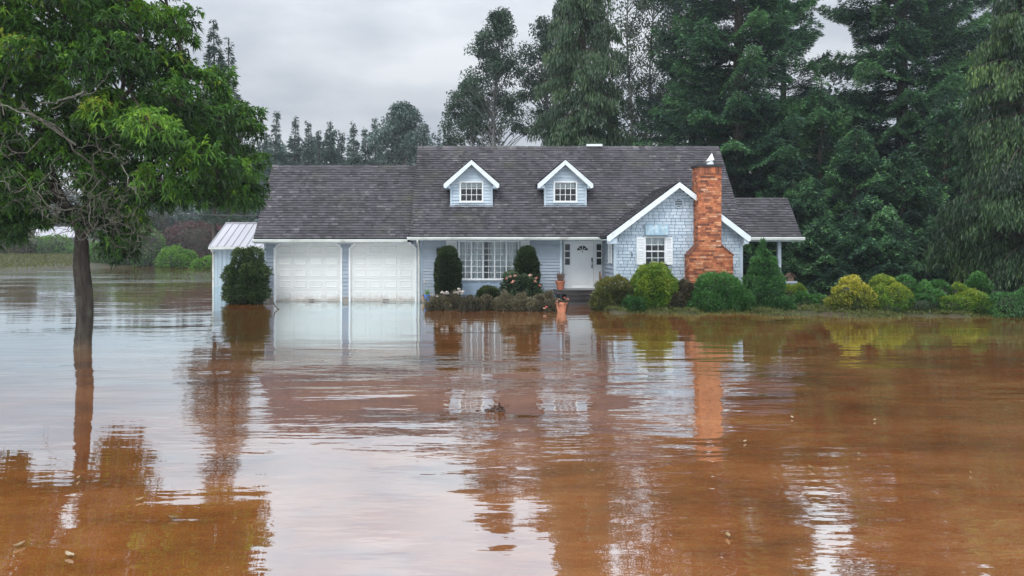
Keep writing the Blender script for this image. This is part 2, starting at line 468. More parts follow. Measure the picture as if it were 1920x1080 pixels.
LF['cone'] = leaf_mat('dwarf_spruce_needles', [(0, (0.02, 0.06, 0.018)), (0.6, (0.045, 0.13, 0.036)), (1, (0.09, 0.23, 0.055))], 0.15)
LF['bronze'] = leaf_mat('bronze_leaves', [(0, (0.032, 0.042, 0.012)), (0.55, (0.078, 0.095, 0.022)), (1, (0.20, 0.18, 0.04))], 0.25)
LF['darkbrown'] = leaf_mat('dark_brown_leaves', [(0, (0.022, 0.02, 0.012)), (0.6, (0.048, 0.038, 0.02)), (1, (0.08, 0.07, 0.03))], 0.15)
LF['gold'] = leaf_mat('golden_sprays', [(0, (0.035, 0.065, 0.012)), (0.35, (0.11, 0.145, 0.018)), (0.75, (0.31, 0.30, 0.03)), (1, (0.50, 0.44, 0.055))], 0.25)
LF['heather'] = leaf_mat('heather_sprigs', [(0, (0.035, 0.034, 0.018)), (0.6, (0.085, 0.072, 0.042)), (1, (0.15, 0.13, 0.07))], 0.15)
LF['rose'] = leaf_mat('rose_leaves', [(0, (0.02, 0.034, 0.018)), (0.6, (0.05, 0.08, 0.038)), (1, (0.10, 0.14, 0.06))], 0.2)
LF['grass'] = leaf_mat('grass_blades', [(0, (0.05, 0.06, 0.015)), (0.6, (0.11, 0.13, 0.03)), (1, (0.20, 0.20, 0.05))], 0.3)

# ------------------------------------------------------------------ ground, water, hill
def gz(x, y):
    """terrain height; the flood stands at z = 0"""
    x = np.asarray(x, float); y = np.asarray(y, float)
    z = np.full(np.broadcast(x, y).shape, -0.5)
    def ss(a, b, t):
        t = np.clip((t - a) / (b - a), 0, 1); return t * t * (3 - 2 * t)
    wob = 0.3 * np.sin(x * 0.9) + 0.3 * np.sin(x * 2.3 + 1) + 0.15 * np.sin(x * 5.1)
    # planted bed and lawn edge before the house, right of the drive
    edge = np.where(x > 4.2, 27.4 - 0.17 * (x - 4.2), 28.6)
    edge = np.maximum(edge, 22.8) + wob + 2.6 * ss(2.3, 2.9, x) * ss(4.5, 4.0, x)
    r = ss(-2.2, -1.7, x)
    z = z + r * (0.5 + 0.08) * ss(-2.2, 0.15, y - edge) + r * 0.10 * ss(0, 5, y - edge)
    z = z + r * (z > -.3) * .035 * (np.sin(x * 7.1 + 2 * np.sin(y * 3)) * np.sin(y * 6.3 + x) + .6 * np.sin(x * 13 + y * 9))
    # under house and garage
    z = np.where((x < -2.0) & (y > 33) & (x > -10), np.maximum(z, -0.3), z)
    # far shore
    shore = 64 + 46 * ss(-44, -36, x) + 2 * np.sin(x * 0.13)
    z = z + ss(-6, 3, y - shore) * 0.75 * (1 - r) + ss(0, 60, y - shore) * 1.2
    shed = ss(3.2, 2.2, np.abs(x + 12.6)) * ss(-1.0, 0.3, y - 43.6)
    z = np.maximum(z, -0.5 + 0.53 * shed)
    return z


def grid_mesh(xs, ys, fz):
    X, Y = np.meshgrid(xs, ys)
    V = np.stack([X, Y, fz(X, Y)], -1).reshape(-1, 3)
    nx, ny = len(xs), len(ys)
    i = np.arange(nx - 1)[None, :] + np.arange(ny - 1)[:, None] * nx
    i = i.ravel()
    mb = MB()
    mb.add(V, np.stack([i, i + 1, i + nx + 1, i + nx], 1), 0.5)
    return mb


xs = np.concatenate([np.linspace(-500, -80, 12), np.linspace(-75, -22, 30), np.linspace(-20, 24, 150), np.linspace(26, 70, 20), np.linspace(80, 500, 12)])
ys = np.concatenate([np.linspace(-300, -20, 10), np.linspace(-10, 20, 10), np.linspace(20.4, 36, 90), np.linspace(37, 110, 80), np.linspace(115, 600, 25)])
tag(grid_mesh(xs, ys, gz).build('ground', M['ground'], smooth=True), kind='structure')
wb = MB()
wb.poly([(-500, -300, 0), (500, -300, 0), (500, 600, 0), (-500, 600, 0)])
tag(wb.build('flood_water', M['water']), kind='structure')


def hill_z(x, y):
    s = np.clip((y - 150) / 90, 0, 1); s = s * s * (3 - 2 * s)
    return -1 + s * (13 + 5 * np.sin(x * 0.021 + 0.6) + 2.5 * np.sin(x * 0.057) - 0.03 * np.clip(x + 60, 0, 400))


tag(grid_mesh(np.linspace(-320, 240, 70), np.linspace(130, 420, 30), hill_z).build('hills', M['ground'], smooth=True), kind='structure')

# ------------------------------------------------------------------ wall, roof, window builders
UX, UY, NY = np.array([1.0, 0, 0]), np.array([0, 1.0, 0]), np.array([0, -1.0, 0])


def intervals(a0, a1, z0, z1, holes):
    iv = [(a0, a1)]
    for h in holes:
        if h[2] < z1 - 1e-6 and h[3] > z0 + 1e-6:
            nv = []
            for s, e in iv:
                if h[1] <= s or h[0] >= e: nv.append((s, e)); continue
                if h[0] > s: nv.append((s, h[0]))
                if h[1] < e: nv.append((h[1], e))
            iv = nv
    return [v for v in iv if v[1] - v[0] > 1e-3]


def breaks(z0, z1, ex, holes):
    b = list(np.arange(z0, z1, ex)) + [z1] + [h[2] for h in holes if z0 < h[2] < z1] + [h[3] for h in holes if z0 < h[3] < z1]
    b = sorted(b)
    return [v for i, v in enumerate(b) if i == 0 or v - b[i - 1] > 1e-3]


def siding(mb, o, u, n, a0, a1, z0, z1, ex=0.165, holes=(), lb=None, rb=None, proud=0.04):
    o = np.asarray(o, float)
    bs = breaks(z0, z1, ex, holes)
    for c0, c1 in zip(bs, bs[1:]):
        t0 = ((c0 - z0) / ex) % 1.0
        if t0 > 0.999: t0 = 0.0
        f0 = proud * (1 - t0); f1 = proud * max(0, 1 - t0 - (c1 - c0) / ex)
        L0, R0 = (lb(c0) if lb else a0), (rb(c0) if rb else a1)
        L1, R1 = (lb(c1) if lb else a0), (rb(c1) if rb else a1)
        for s, e in intervals(min(L0, L1) if lb else a0, max(R0, R1) if rb else a1, c0, c1, holes):
            s0, s1 = (max(s, L0), max(s, L1)); e0, e1 = (min(e, R0), min(e, R1))
            def P(a, z, f): return o + u * a + n * f + np.array([0, 0, z])
            r = random.random()
            if e0 - s0 > 1e-3 or e1 - s1 > 1e-3:
                mb.poly([P(s0, c0, f0), P(e0, c0, f0), P(e1, c1, f1), P(s1, c1, f1)], r)
                if t0 == 0: mb.poly([P(s0, c0, 0), P(e0, c0, 0), P(e0, c0, f0), P(s0, c0, f0)], r)


def shingle_wall(mb, jb, o, u, n, a0, a1, z0, z1, ex=0.126, wr=(0.13, 0.34), gap=0.017, holes=(), lb=None, rb=None):
    o = np.asarray(o, float)
    bs = breaks(z0, z1, ex, holes)
    for c0, c1 in zip(bs, bs[1:]):
        zm = (c0 + c1) / 2
        L0, R0 = (lb(zm) if lb else a0), (rb(zm) if rb else a1)
        for s, e in intervals(L0, R0, c0, c1, holes):
            def P(a, z, f): return o + u * a + n * f + np.array([0, 0, z])
            jb.poly([P(s, c0, 0), P(e, c0, 0), P(e, c1, 0), P(s, c1, 0)])
            x = s - random.uniform(0, wr[0])
            while x < e:
                w = random.uniform(*wr)
                p, q = max(x, s), min(x + w - gap, e)
                x += w
                if q - p < 0.03: continue
                k = 0.02 + random.uniform(0, 0.008); r = random.random(); zb = c0 + gap * 0.75
                mb.poly([P(p, zb, k), P(q, zb, k), P(q, c1, 0.006), P(p, c1, 0.006)], r)
                mb.poly([P(p, zb, 0.0), P(q, zb, 0.0), P(q, zb, k), P(p, zb, k)], r)
                mb.poly([P(p, zb, 0.0), P(p, zb, k), P(p, c1, 0.006), P(p, c1, 0.0)], r)
                mb.poly([P(q, zb, 0.0), P(q, zb, k), P(q, c1, 0.006), P(q, c1, 0.0)], r)


def roof_plane(mb, aL, bL, aH, bH, ex=0.145, wr=(0.10, 0.26), thick=0.09):
    """shingle courses from the eave aL-bL up to the ridge aH-bH"""
    aL, bL, aH, bH = [np.asarray(p, float) for p in (aL, bL, aH, bH)]
    nrm = np.cross(bL - aL, aH - aL); nrm /= np.linalg.norm(nrm)
    if nrm[2] < 0: nrm = -nrm
    up = np.linalg.norm(((aH + bH) - (aL + bL)) / 2)
    nc = max(2, int(round(up / ex)))
    for i in range(nc):
        t0, t1 = i / nc, min(1.0, (i + 1.02) / nc)
        A0, B0, A1, B1 = aL + (aH - aL) * t0, bL + (bH - bL) * t0, aL + (aH - aL) * t1, bL + (bH - bL) * t1
        Ln = np.linalg.norm(B0 - A0)
        x = -random.uniform(0, wr[0])
        course = random.gauss(0, 0.07)
        wave = random.uniform(-0.002, 0.002)
        while x < Ln:
            w = random.uniform(*wr)
            s, e = max(0, x) / Ln, min(Ln, x + w) / Ln
            x += w
            if e - s < 1e-4: continue
            r = min(1, max(0, random.betavariate(2.2, 2.8) + course))
            k = 0.024 + wave + random.uniform(0, 0.018)
            P0, P1, Q1, Q0 = A0 + (B0 - A0) * s, A0 + (B0 - A0) * e, A1 + (B1 - A1) * e, A1 + (B1 - A1) * s
            mb.add([P0 + nrm * k, P1 + nrm * k, Q1 + nrm * 0.004, Q0 + nrm * 0.004, P0, P1], [[0, 1, 2, 3], [4, 5, 1, 0]], [r, r * 0.6])
    d = -nrm * thick
    mb.poly([aL + d, aH + d, bH + d, bL + d], 0.2)
    for p, q in ((aL, bL), (aL, aH), (bL, bH)):
        mb.poly([p, q, q + d, p + d], 0.25)


def bar(mb, p, q, w, h, up=(0, 0, 1), r=None):
    p, q, up = np.asarray(p, float), np.asarray(q, float), np.asarray(up, float)
    d = q - p; d /= np.linalg.norm(d)
    s = np.cross(d, up); s /= np.linalg.norm(s); v = np.cross(s, d)
    s, v = s * w / 2, v * h / 2
    mb.hexa([p - s - v, q - s - v, q + s - v, p + s - v, p - s + v, q - s + v, q + s + v, p + s + v], r)


def frame_rect(mb, x0, x1, z0, z1, w, y0, y1):
    mb.box(x0 - w, x1 + w, y0, y1, z1, z1 + w); mb.box(x0 - w, x1 + w, y0, y1, z0 - w, z0)
    mb.box(x0 - w, x0, y0, y1, z0, z1); mb.box(x1, x1 + w, y0, y1, z0, z1)


def window(root, name, x0, x1, z0, z1, y, cols, rows, fw=0.07, bar_w=0.02, major=(), curtain=None, midrail=False):
    """x0..z1 is the glazed opening in a wall whose face is at y; returns the frame part"""
    f = MB(); frame_rect(f, x0, x1, z0, z1, fw, y - 0.055, y + 0.10)
    f.box(x0 - fw - 0.03, x1 + fw + 0.03, y - 0.09, y - 0.0555, z0 - fw - 0.02, z0 - fw + 0.025)
    fo = f.build('window', M['white'], root)
    g = MB(); g.poly([(x0, y + 0.03, z0), (x1, y + 0.03, z0), (x1, y + 0.03, z1), (x0, y + 0.03, z1)])
    deep = root if root.parent else fo
    g.build('pane', M['glass'], deep)
    b = MB()
    for i in range(1, cols):
        x = x0 + (x1 - x0) * i / cols
        w = bar_w * (2.3 if i in major else 1)
        b.box(x - w / 2, x + w / 2, y - 0.012 - (0.02 if i in major else 0), y + 0.02, z0, z1)
    for j in range(1, rows):
        z = z0 + (z1 - z0) * j / rows
        w = bar_w * (2.2 if (midrail and j == rows // 2) else 1)
        b.box(x0, x1, y - 0.009, y + 0.018, z - w / 2, z + w / 2)
    b.build('muntin', M['white'], deep)
    c = MB()
    if curtain == 'drape':
        n = 200; xx = np.linspace(x0, x1, n)
        yy = y + 0.22 + 0.035 * np.sin(xx * 26) + 0.02 * np.sin(xx * 61 + 1)
        open_ = (np.sin(xx * 3.1 + 1) > 0.93)
        V = np.concatenate([np.stack([xx, yy, np.full(n, z0)], 1), np.stack([xx, yy, np.full(n, z1)], 1)])
        i = np.arange(n - 1); i = i[~open_[:-1]]
        c.add(V, np.stack([i, i + 1, n + i + 1, n + i], 1), 0.5)
    elif curtain == 'valance':
        n = 60; xx = np.linspace(x0, x1, n)
        zb = z1 - (z1 - z0) * (0.26 + 0.05 * np.abs(np.sin(xx * 22)))
        V = np.concatenate([np.stack([xx, y + 0.15 + 0.02 * np.sin(xx * 40), zb], 1), np.stack([xx, np.full(n, y + 0.15), np.full(n, z1)], 1)])
        i = np.arange(n - 1)
        c.add(V, np.stack([i, i + 1, n + i + 1, n + i], 1), 0.5)
    elif curtain == 'blind':
        c.box(x0, x1, y + 0.12, y + 0.13, z1 - (z1 - z0) * 0.27, z1)
    if c.n: c.build('curtain', M['curtain'], deep, smooth=(curtain == 'drape'))
    return fo


def shutter(root, x0, x1, z0, z1, y):
    s = MB()
    w = 0.05
    s.box(x0, x0 + w, y - 0.05, y - 0.001, z0, z1); s.box(x1 - w, x1, y - 0.05, y - 0.001, z0, z1)
    zm = (z0 + z1) / 2
    for a, b in ((z0, z0 + 0.07), (zm - 0.03, zm + 0.03), (z1 - 0.07, z1)): s.box(x0 + w, x1 - w, y - 0.048, y - 0.001, a, b)
    for a, b in ((z0 + 0.07, zm - 0.03), (zm + 0.03, z1 - 0.07)):
        n = max(3, int((b - a) / 0.055))
        for i in range(n):
            z = a + (b - a) * (i + 0.5) / n
            s.hexa([(x0 + w, y - 0.044, z - 0.026), (x1 - w, y - 0.044, z - 0.026), (x1 - w, y - 0.036, z - 0.03), (x0 + w, y - 0.036, z - 0.03),
                    (x0 + w, y - 0.016, z + 0.024), (x1 - w, y - 0.016, z + 0.024), (x1 - w, y - 0.008, z + 0.02), (x0 + w, y - 0.008, z + 0.02)])
        s.box(x0 + w, x1 - w, y - 0.006, y - 0.001, a, b)
    return s.build('shutter', M['white'], root)


# ------------------------------------------------------------------ the house
YG, YM, YE, YW, YF = 32.4, 32.2, 32.85, 29.8, 29.4      # garage wall, main wall, entry recess, wing wall, wing fascia
EAVE_Y, EAVE_Z, RIDGE_Y = 31.6, 2.70, 35.3
SL = (6.85 - EAVE_Z) / (RIDGE_Y - EAVE_Y)
XL, XR = -2.96, 10.78
GL = -9.46
house = thing('house', 'pale blue flooded house with two white garage doors, two dormers and brick chimney', 'house', (2.0, 33.0, 0.0))

# --- walls
xg0 = WX(497, YG); xg1 = WX(789, YM)
gd = [(WX(517, YG), WX(638.5, YG)), (WX(657.5, YG), WX(778, YG))]
gz1 = WZ(458, YG)
wm = MB()
holes = [(a, b, -1, gz1) for a, b in gd]
siding(wm, (0, YG, 0), UX, NY, xg0, xg1, 0.16, 2.75, holes=holes)
siding(wm, (xg0, 0, 0), UY, np.array([-1.0, 0, 0]), YG, 37.2, 0.16, 2.75)
ridge_g = 34.8
siding(wm, (xg0, 0, 0), UY, np.array([-1.0, 0, 0]), YG, 37.2, 2.75, 5.6, lb=lambda z: min(YG + (z - 2.75) / 1.13, 34.8), rb=lambda z: max(34.8, 37.2 - (z - 2.75) / 1.13))
wm.poly([(xg0, 37.2, 0), (xg1, 37.2, 0), (xg1, 37.2, 2.7), (xg0, 37.2, 2.7)])
wm.build('garage_wall', M['siding'], house)
# main front wall with picture window
pw = (WX(862, YM), WX(971, YM), WZ(522, YM), WZ(454, YM))
pan = (pw[0], pw[1], WZ(553, YM), pw[2] - 0.07)
xe0, xe1 = WX(1053, YM), WX(1152, YW)
wm = MB()
siding(wm, (0, YM, 0), UX, NY, xg1, xe0, 0.12, 2.72, ex=.128, holes=[(pw[0] - .07, pw[1] + .07, pan[2], pw[3] + .07)])
siding(wm, (xg1, 0, 0), UY, np.array([-1.0, 0, 0]), YM, YG, 0.12, 2.72)
# gable-end walls of the main block, left one shows above the garage roof
for xw, nx in ((xg1 - 0.02, -1.0), (XR - 0.3, 1.0)):
    siding(wm, (xw, 0, 0), UY, np.array([nx, 0, 0]), YM, 38.6, 0.12, 2.72)
    siding(wm, (xw, 0, 0), UY, np.array([nx, 0, 0]), YM, 38.6, 2.72, 6.6, lb=lambda z: YM + (z - 2.72) / SL, rb=lambda z: 2 * RIDGE_Y - YM - (z - 2.72) / SL)
wm.poly([(xg1, 38.6, 0), (XR - .3, 38.6, 0), (XR - .3, 38.6, 3), (xg1, 38.6, 3)])
# recess: back wall and left cheek
dl, dr = WX(1056.5, YE), WX(1133.5, YE)
zp = 0.53
siding(wm, (0, YE, 0), UX, NY, xe0 - 0.02, xe1 + 0.4, zp, 2.72, holes=[(dl, dr, 0, WZ(452, YE))])
wm.poly([(xe0, YM, 0), (xe0, YE, 0), (xe0, YE, 2.72), (xe0, YM, 2.72)])
wm.build('main_wall', M['siding'], house)
# paneled base below picture window
pb = MB()
pb.box(pan[0] - 0.07, pan[1] + 0.07, YM - 0.02, YM + 0.05, pan[2], pan[3])
nP = 6
for i in range(nP + 1):
    x = pan[0] + (pan[1] - pan[0]) * i / nP
    pb.box(x - 0.05, x + 0.05, YM - 0.05, YM - 0.0205, pan[2], pan[3])
pb.box(pan[0] - 0.07, pan[1] + 0.07, YM - 0.047, YM - 0.0207, pan[3] - 0.09, pan[3] - 0.001)
pb.box(pan[0] - 0.07, pan[1] + 0.07, YM - 0.047, YM - 0.0207, pan[2], pan[2] + 0.09)
pb.build('window_base_panel', M['bluepanel'], house)
# wing front: blue cut shingles
wx0, wx1 = WX(1153, YW), WX(1390, YW)
apx = WX(1274, YF)
weL, weR, weZ, wpZ = WX(1138, YF), WX(1407, YF), 2.70, 4.76
wsl = (wpZ - weZ) / (apx - weL)
ww = (WX(1210.5, YW), WX(1245.5, YW), WZ(496, YW), WZ(446, YW))
chx = (WX(1292, 29.2), WX(1374, 29.2))
wm, jb = MB(), MB()
lbf = lambda z: max(wx0, weL + (z + 0.1 - weZ) / wsl)
rbf = lambda z: min(wx1, weR - (z + 0.1 - weZ) / wsl)
shingle_wall(wm, jb, (0, YW, 0), UX, NY, wx0, wx1, 0.1, 4.62, holes=[(ww[0] - .07, ww[1] + .07, ww[2] - .07, ww[3] + .07)], lb=lbf, rb=rbf)
wall_o = wm.build('wing_wall', M['shingle_wall'], house)
siding(jb, (wx0, 0, 0), UY, np.array([-1.0, 0, 0]), YW, YE, 0.1, 2.72)
siding(jb, (wx1, 0, 0), UY, np.array([1.0, 0, 0]), YW, YM + 0.3, 0.1, 2.72)
jb_o = jb.build('wing_sheathing', M['joint'], house)
sd = MB()
siding(sd, (wx0 - 0.004, 0, 0), UY, np.array([-1.0, 0, 0]), YW, YE, 0.1, 2.72)
sd.build('wing_wall', M['siding'], house)

# --- foundation
fd = MB()
fd.box(xg0 - 0.01, gd[0][0] - .07, YG - 0.012, YG + 0.2, -0.5, 0.16); fd.box(gd[0][1] + .07, gd[1][0] - .07, YG - 0.012, YG + 0.2, -0.5, 0.16)
fd.box(gd[1][1] + .07, xg1, YG - 0.012, YG + 0.2, -0.5, 0.16)
fd.box(xg0 - 0.008, xg0 + 0.2, YG + .2, 37.2, -0.5, 0.16)
fd.box(xg1 + .01, xe0, YM - 0.008, YM + 0.2, -0.5, 0.12)
fd.box(wx0 - .005, wx1 + .005, YW - 0.006, YW + .2, -0.5, 0.1)
pieces(fd, 'foundation', M['concrete'], house)

# --- trim boards on corners
tb = MB()
tb.box(xg0 - 0.035, xg0 + 0.05, YG - 0.04, YG + 0.06, 0.16, 2.7)
tb.box(xg1 - 0.03, xg1 + 0.07, YM - 0.045, YM + 0.05, 0.1, 2.72)
tb.box(xe0 - 0.08, xe0 + 0.02, YM - 0.045, YM + 0.06, 0.1, 2.72)
tb.box(wx0 - 0.045, wx0 + 0.06, YW - 0.045, YW + 0.06, 0.05, 2.75)
tb.box(wx1 - 0.06, wx1 + 0.045, YW - 0.045, YW + 0.06, 0.05, 2.75)
pieces(tb, 'corner_board', M['shingle_wall'], house)

# --- roofs
rb_ = MB()
roof_plane(rb_, (XL, EAVE_Y, EAVE_Z), (XR, EAVE_Y, EAVE_Z), (XL, RIDGE_Y, 6.85), (XR, RIDGE_Y, 6.85))
roof_plane(rb_, (XL, 2 * RIDGE_Y - EAVE_Y, EAVE_Z), (XR, 2 * RIDGE_Y - EAVE_Y, EAVE_Z), (XL, RIDGE_Y, 6.85), (XR, RIDGE_Y, 6.85), ex=0.5, wr=(2, 4))
x = XL
while x < XR - 0.05:                       # ridge cap
    w = min(0.28, XR - x)
    h = random.uniform(0.035, 0.05)
    rb_.add([(x, RIDGE_Y - .16, 6.69 + .02), (x + w, RIDGE_Y - .16, 6.69 + .01), (x + w, RIDGE_Y, 6.85 + h - .02), (x, RIDGE_Y, 6.85 + h), (x, RIDGE_Y + .16, 6.70), (x + w, RIDGE_Y + .16, 6.69)],
            [[0, 1, 2, 3], [3, 2, 5, 4]], random.random())
    x += w
roof = rb_.build('roof', M['roof'], house)
GEY, GEZ, GRZ = 31.9, 2.62, 5.93
rb_ = MB()
roof_plane(rb_, (GL, GEY, GEZ), (XL + 0.2, GEY, GEZ), (GL, ridge_g, GRZ), (XL + 0.2, ridge_g, GRZ))
roof_plane(rb_, (GL, 2 * ridge_g - GEY, GEZ), (XL + 0.2, 2 * ridge_g - GEY, GEZ), (GL, ridge_g, GRZ), (XL + 0.2, ridge_g, GRZ), ex=0.5, wr=(2, 4))
x = GL
while x < XL:
    w = min(0.28, XL + .1 - x); h = random.uniform(0.035, 0.05)
    rb_.add([(x, ridge_g - .16, GRZ - .15), (x + w, ridge_g - .16, GRZ - .16), (x + w, ridge_g, GRZ + h - .02), (x, ridge_g, GRZ + h), (x, ridge_g + .16, GRZ - .15), (x + w, ridge_g + .16, GRZ - .16)],
            [[0, 1, 2, 3], [3, 2, 5, 4]], random.random())
    x += w
rb_.build('garage_roof', M['roof'], house)
# wing roof: two slopes that die into the main roof
rb_ = MB()
vy = lambda z: EAVE_Y + (z - EAVE_Z) / SL + 0.04
roof_plane(rb_, (weL, YF, weZ), (weL, vy(weZ), weZ), (apx, YF, wpZ), (apx, vy(wpZ), wpZ))
roof_plane(rb_, (weR, YF, weZ), (weR, vy(weZ), weZ), (apx, YF, wpZ), (apx, vy(wpZ), wpZ))
rb_.build('wing_roof', M['roof'], house)
# porch roof: the main slope carried on to the right at a lower ridge
PXR, PRY = 13.04, 33.1
PRZ = EAVE_Z + (PRY - EAVE_Y) * SL
rb_ = MB()
roof_plane(rb_, (XR - 0.02, EAVE_Y, EAVE_Z - .004), (PXR, EAVE_Y, EAVE_Z - .004), (XR - 0.02, PRY, PRZ - .004), (PXR, PRY, PRZ - .004))
roof_plane(rb_, (XR - 0.4, 2 * PRY - EAVE_Y, EAVE_Z), (PXR, 2 * PRY - EAVE_Y, EAVE_Z), (XR - 0.4, PRY, PRZ), (PXR, PRY, PRZ), ex=0.4, wr=(1, 2))
rb_.build('porch_roof', M['roof'], house)

# --- gutters, fascia boards, soffits
def gutter(x0, x1, y, z, h=0.13):
    g = MB()
    prof = [(0, 0), (-0.11, 0.0), (-0.13, -0.03), (-0.12, -h + .02), (-0.09, -h), (0, -h)]
    V = [(xx, y + a, z + b) for xx in (x0, x1) for a, b in prof]
    n = len(prof)
    g.add(V, [[i, i + 1, n + i + 1, n + i] for i in range(1, n - 1)], 0.5)
    g.poly([V[i] for i in range(n)], .5); g.poly([V[n + i] for i in range(n)], .5)
    g.poly([V[0], V[n], V[n + 1], V[1]], 0.1)
    return g.build('gutter', M['gutter'], house)


gutter(GL - 0.02, XL - 0.13, GEY - 0.03, GEZ - 0.03)
gutter(XL - 0.12, weL + 0.12, EAVE_Y - 0.03, EAVE_Z - 0.02, 0.12)
gutter(weR + 0.1, PXR + 0.08, EAVE_Y - 0.03, EAVE_Z - 0.02, 0.14)
sf = MB()
sf.box(GL + .02, XL, GEY - 0.03, YG - 0.03, GEZ - 0.20, GEZ - 0.15)
sf.box(XL, weL + .3, EAVE_Y - 0.03, YM - 0.03, EAVE_Z - 0.16, EAVE_Z - 0.12)
sf.box(xe0, wx0, YM - 0.03, YE, EAVE_Z - 0.158, EAVE_Z - 0.122)
sf.box(wx1, PXR, EAVE_Y - 0.03, 34.4, EAVE_Z - 0.2, EAVE_Z - 0.15)
sf.box(weL + .04, wx0 - .05, YF + .02, YM - .6, weZ - 0.16, weZ - 0.12); sf.box(wx1 + .05, weR - .04, YF + .02, YM - .6, weZ - 0.16, weZ - 0.12)
pieces(sf, 'soffit', M['soffit'], house)


def rake(xl, xr, xc, ze, zc, y, w=0.19, t=0.05, dz=-0.02):
    """inverted-V barge boards, returns a builder"""
    m = MB()
    for xe in (xl, xr):
        s = (zc - ze) / abs(xc - xe)
        k = w * math.sqrt(1 + s * s)
        m.prism_y([(xe, ze + dz), (xe, ze + dz - k * 0.75), (xe + math.copysign(0.08, xc - xe), ze + dz - k * .95), (xc, zc + dz - k), (xc, zc + dz)], y - t, y, 0.5)
    return m


pieces(rake(weL, weR, apx, weZ, wpZ, YF, 0.17), 'barge_board', M['fascia'], house)
bx = MB()
for xa, xb in ((weL + .05, wx0 + 0.02), (wx1 - .02, weR - .05)): bx.box(xa, xb, YF + .012, YW - .03, weZ - 0.30, weZ - 0.1)
pieces(bx, 'eave_return', M['shingle_wall'], house)

def downspout(x, y, z1, z0, yw, dx=0.0):
    d = MB()
    bar(d, (x, y, z1), (x, y, z1 - .08), 0.07, 0.07, (0, 1, 0))
    bar(d, (x, y, z1 - .08), (x + dx, yw, z1 - .34), 0.07, 0.07, (1, 0, 0))
    bar(d, (x + dx, yw, z1 - .32), (x + dx, yw, z0), 0.085, 0.07, (0, 1, 0))
    d.box(x + dx - .055, x + dx + .055, yw - .05, yw + .03, 1.2, 1.23)
    return d.build('downspout', M['gutter'], house)


downspout(WX(783.5, 31.7), 31.48, 2.58, 0.0, 32.1, dx=0.0)
downspout(WX(1401, 31.5), 31.48, 2.56, 0.1, 31.0, dx=-0.62)

# --- garage doors
for a, b in gd:
    g = MB()
    y = YG + 0.06
    g.box(a, b, y, y + .05, -0.1, gz1, 0.5)
    rows, cols = 5, 4
    for j in range(rows):
        z0, z1 = gz1 * j / rows, gz1 * (j + 1) / rows
        g.box(a, b, y - 0.012, y - 0.0005, z0 + 0.011, z1 - 0.011, random.random())
        for i in range(cols):
            xa, xb = a + .06 + (b - a - .12) * i / cols + .07, a + .06 + (b - a - .12) * (i + 1) / cols - .07
            za, zb = z0 + .09, z1 - .09
            r = random.random()
            y1, y2 = y - 0.013, y - 0.030
            o_ = [(xa, y1, za), (xb, y1, za), (xb, y1, zb), (xa, y1, zb)]
            k = .018
            i_ = [(xa + k, y2, za + k), (xb - k, y2, za + k), (xb - k, y2, zb - k), (xa + k, y2, zb - k)]
            k = .06
            c_ = [(xa + k, y1 - .003, za + k), (xb - k, y1 - .003, za + k), (xb - k, y1 - .003, zb - k), (xa + k, y1 - .003, zb - k)]
            q = [[s, (s + 1) % 4, 4 + (s + 1) % 4, 4 + s] for s in range(4)]
            g.add(o_ + i_ + c_, q + [[4 + s for s in f] for f in q] + [[8, 9, 10, 11]], r)
    gdo = g.build('garage_door', M['garage'], house)
    h = MB()
    xm = (a + b) / 2 + .12
    h.tube([(xm - .12, y - .03, .07), (xm - .10, y - .07, .06), (xm + .10, y - .07, .06), (xm + .12, y - .03, .07)], .014, 6)
    h.build('handle', M['dark'], gdo)
    t = MB()
    w, c = 0.075, 0.2
    xz_out = [(a - w, 0), (a - w, gz1 - c + .03), (a + c - .03, gz1 + w), (b - c + .03, gz1 + w), (b + w, gz1 - c + .03), (b + w, 0)]
    xz_in = [(a, 0), (a, gz1 - c), (a + c, gz1), (b - c, gz1), (b, gz1 - c), (b, 0)]
    for s in range(5):
        p, q, q2, p2 = xz_out[s], xz_out[s + 1], xz_in[s + 1], xz_in[s]
        t.prism_y([p, q, q2, p2], YG - 0.05, YG + 0.08, .5)
    for xa, sg in ((a, 1), (b, -1)):                # corner infill above the chamfer, in siding colour
        t.prism_y([(xa, gz1), (xa + sg * c, gz1), (xa, gz1 - c)], YG - 0.012, YG + 0.055, .5)
    t.build('garage_door_trim', M['white'], house)

# --- picture window and its shutters
n = 10
window(house, 'picture', *pw, YM, 10, 6, fw=0.06, bar_w=0.022, major=(2, 4, 6, 8), curtain='drape')
shutter(house, WX(837, YM), WX(856.5, YM), WZ(553, YM), WZ(451, YM), YM - .03)
shutter(house, WX(976, YM), WX(993, YM), WZ(553, YM), WZ(451, YM), YM - .03)
hd = MB(); hd.box(WX(843, YM), WX(985, YM), YM - .14, YM - .03, WZ(452, YM), WZ(448.6, YM))
hd.build('window_hood', M['fascia'], house)

# --- wing window, shutters, rolled awning, window box
window(house, 'wing', *ww, YW, 3, 4, fw=0.06, bar_w=0.02, curtain='valance', midrail=True)
shutter(house, WX(1193, YW), WX(1208, YW), WZ(496, YW), WZ(445, YW), YW - .03)
shutter(house, WX(1247.5, YW), WX(1260.5, YW), WZ(496, YW), WZ(445, YW), YW - .03)
aw = MB()
ax0, ax1, az0, az1 = WX(1208.5, YW), WX(1251, YW), WZ(441.5, YW), WZ(421, YW)
prof = [(0.0, az1), (-0.10, az1 - 0.02), (-0.17, az1 - 0.12), (-0.22, az0 + 0.05), (-0.22, az0), (0, az0)]
for a, b in zip(prof, prof[1:]):
    aw.add([(ax0, YW - .03 + a[0], a[1]), (ax1, YW - .03 + a[0], a[1]), (ax1, YW - .03 + b[0], b[1]), (ax0, YW - .03 + b[0], b[1])], [[0, 1, 2, 3]], .5)
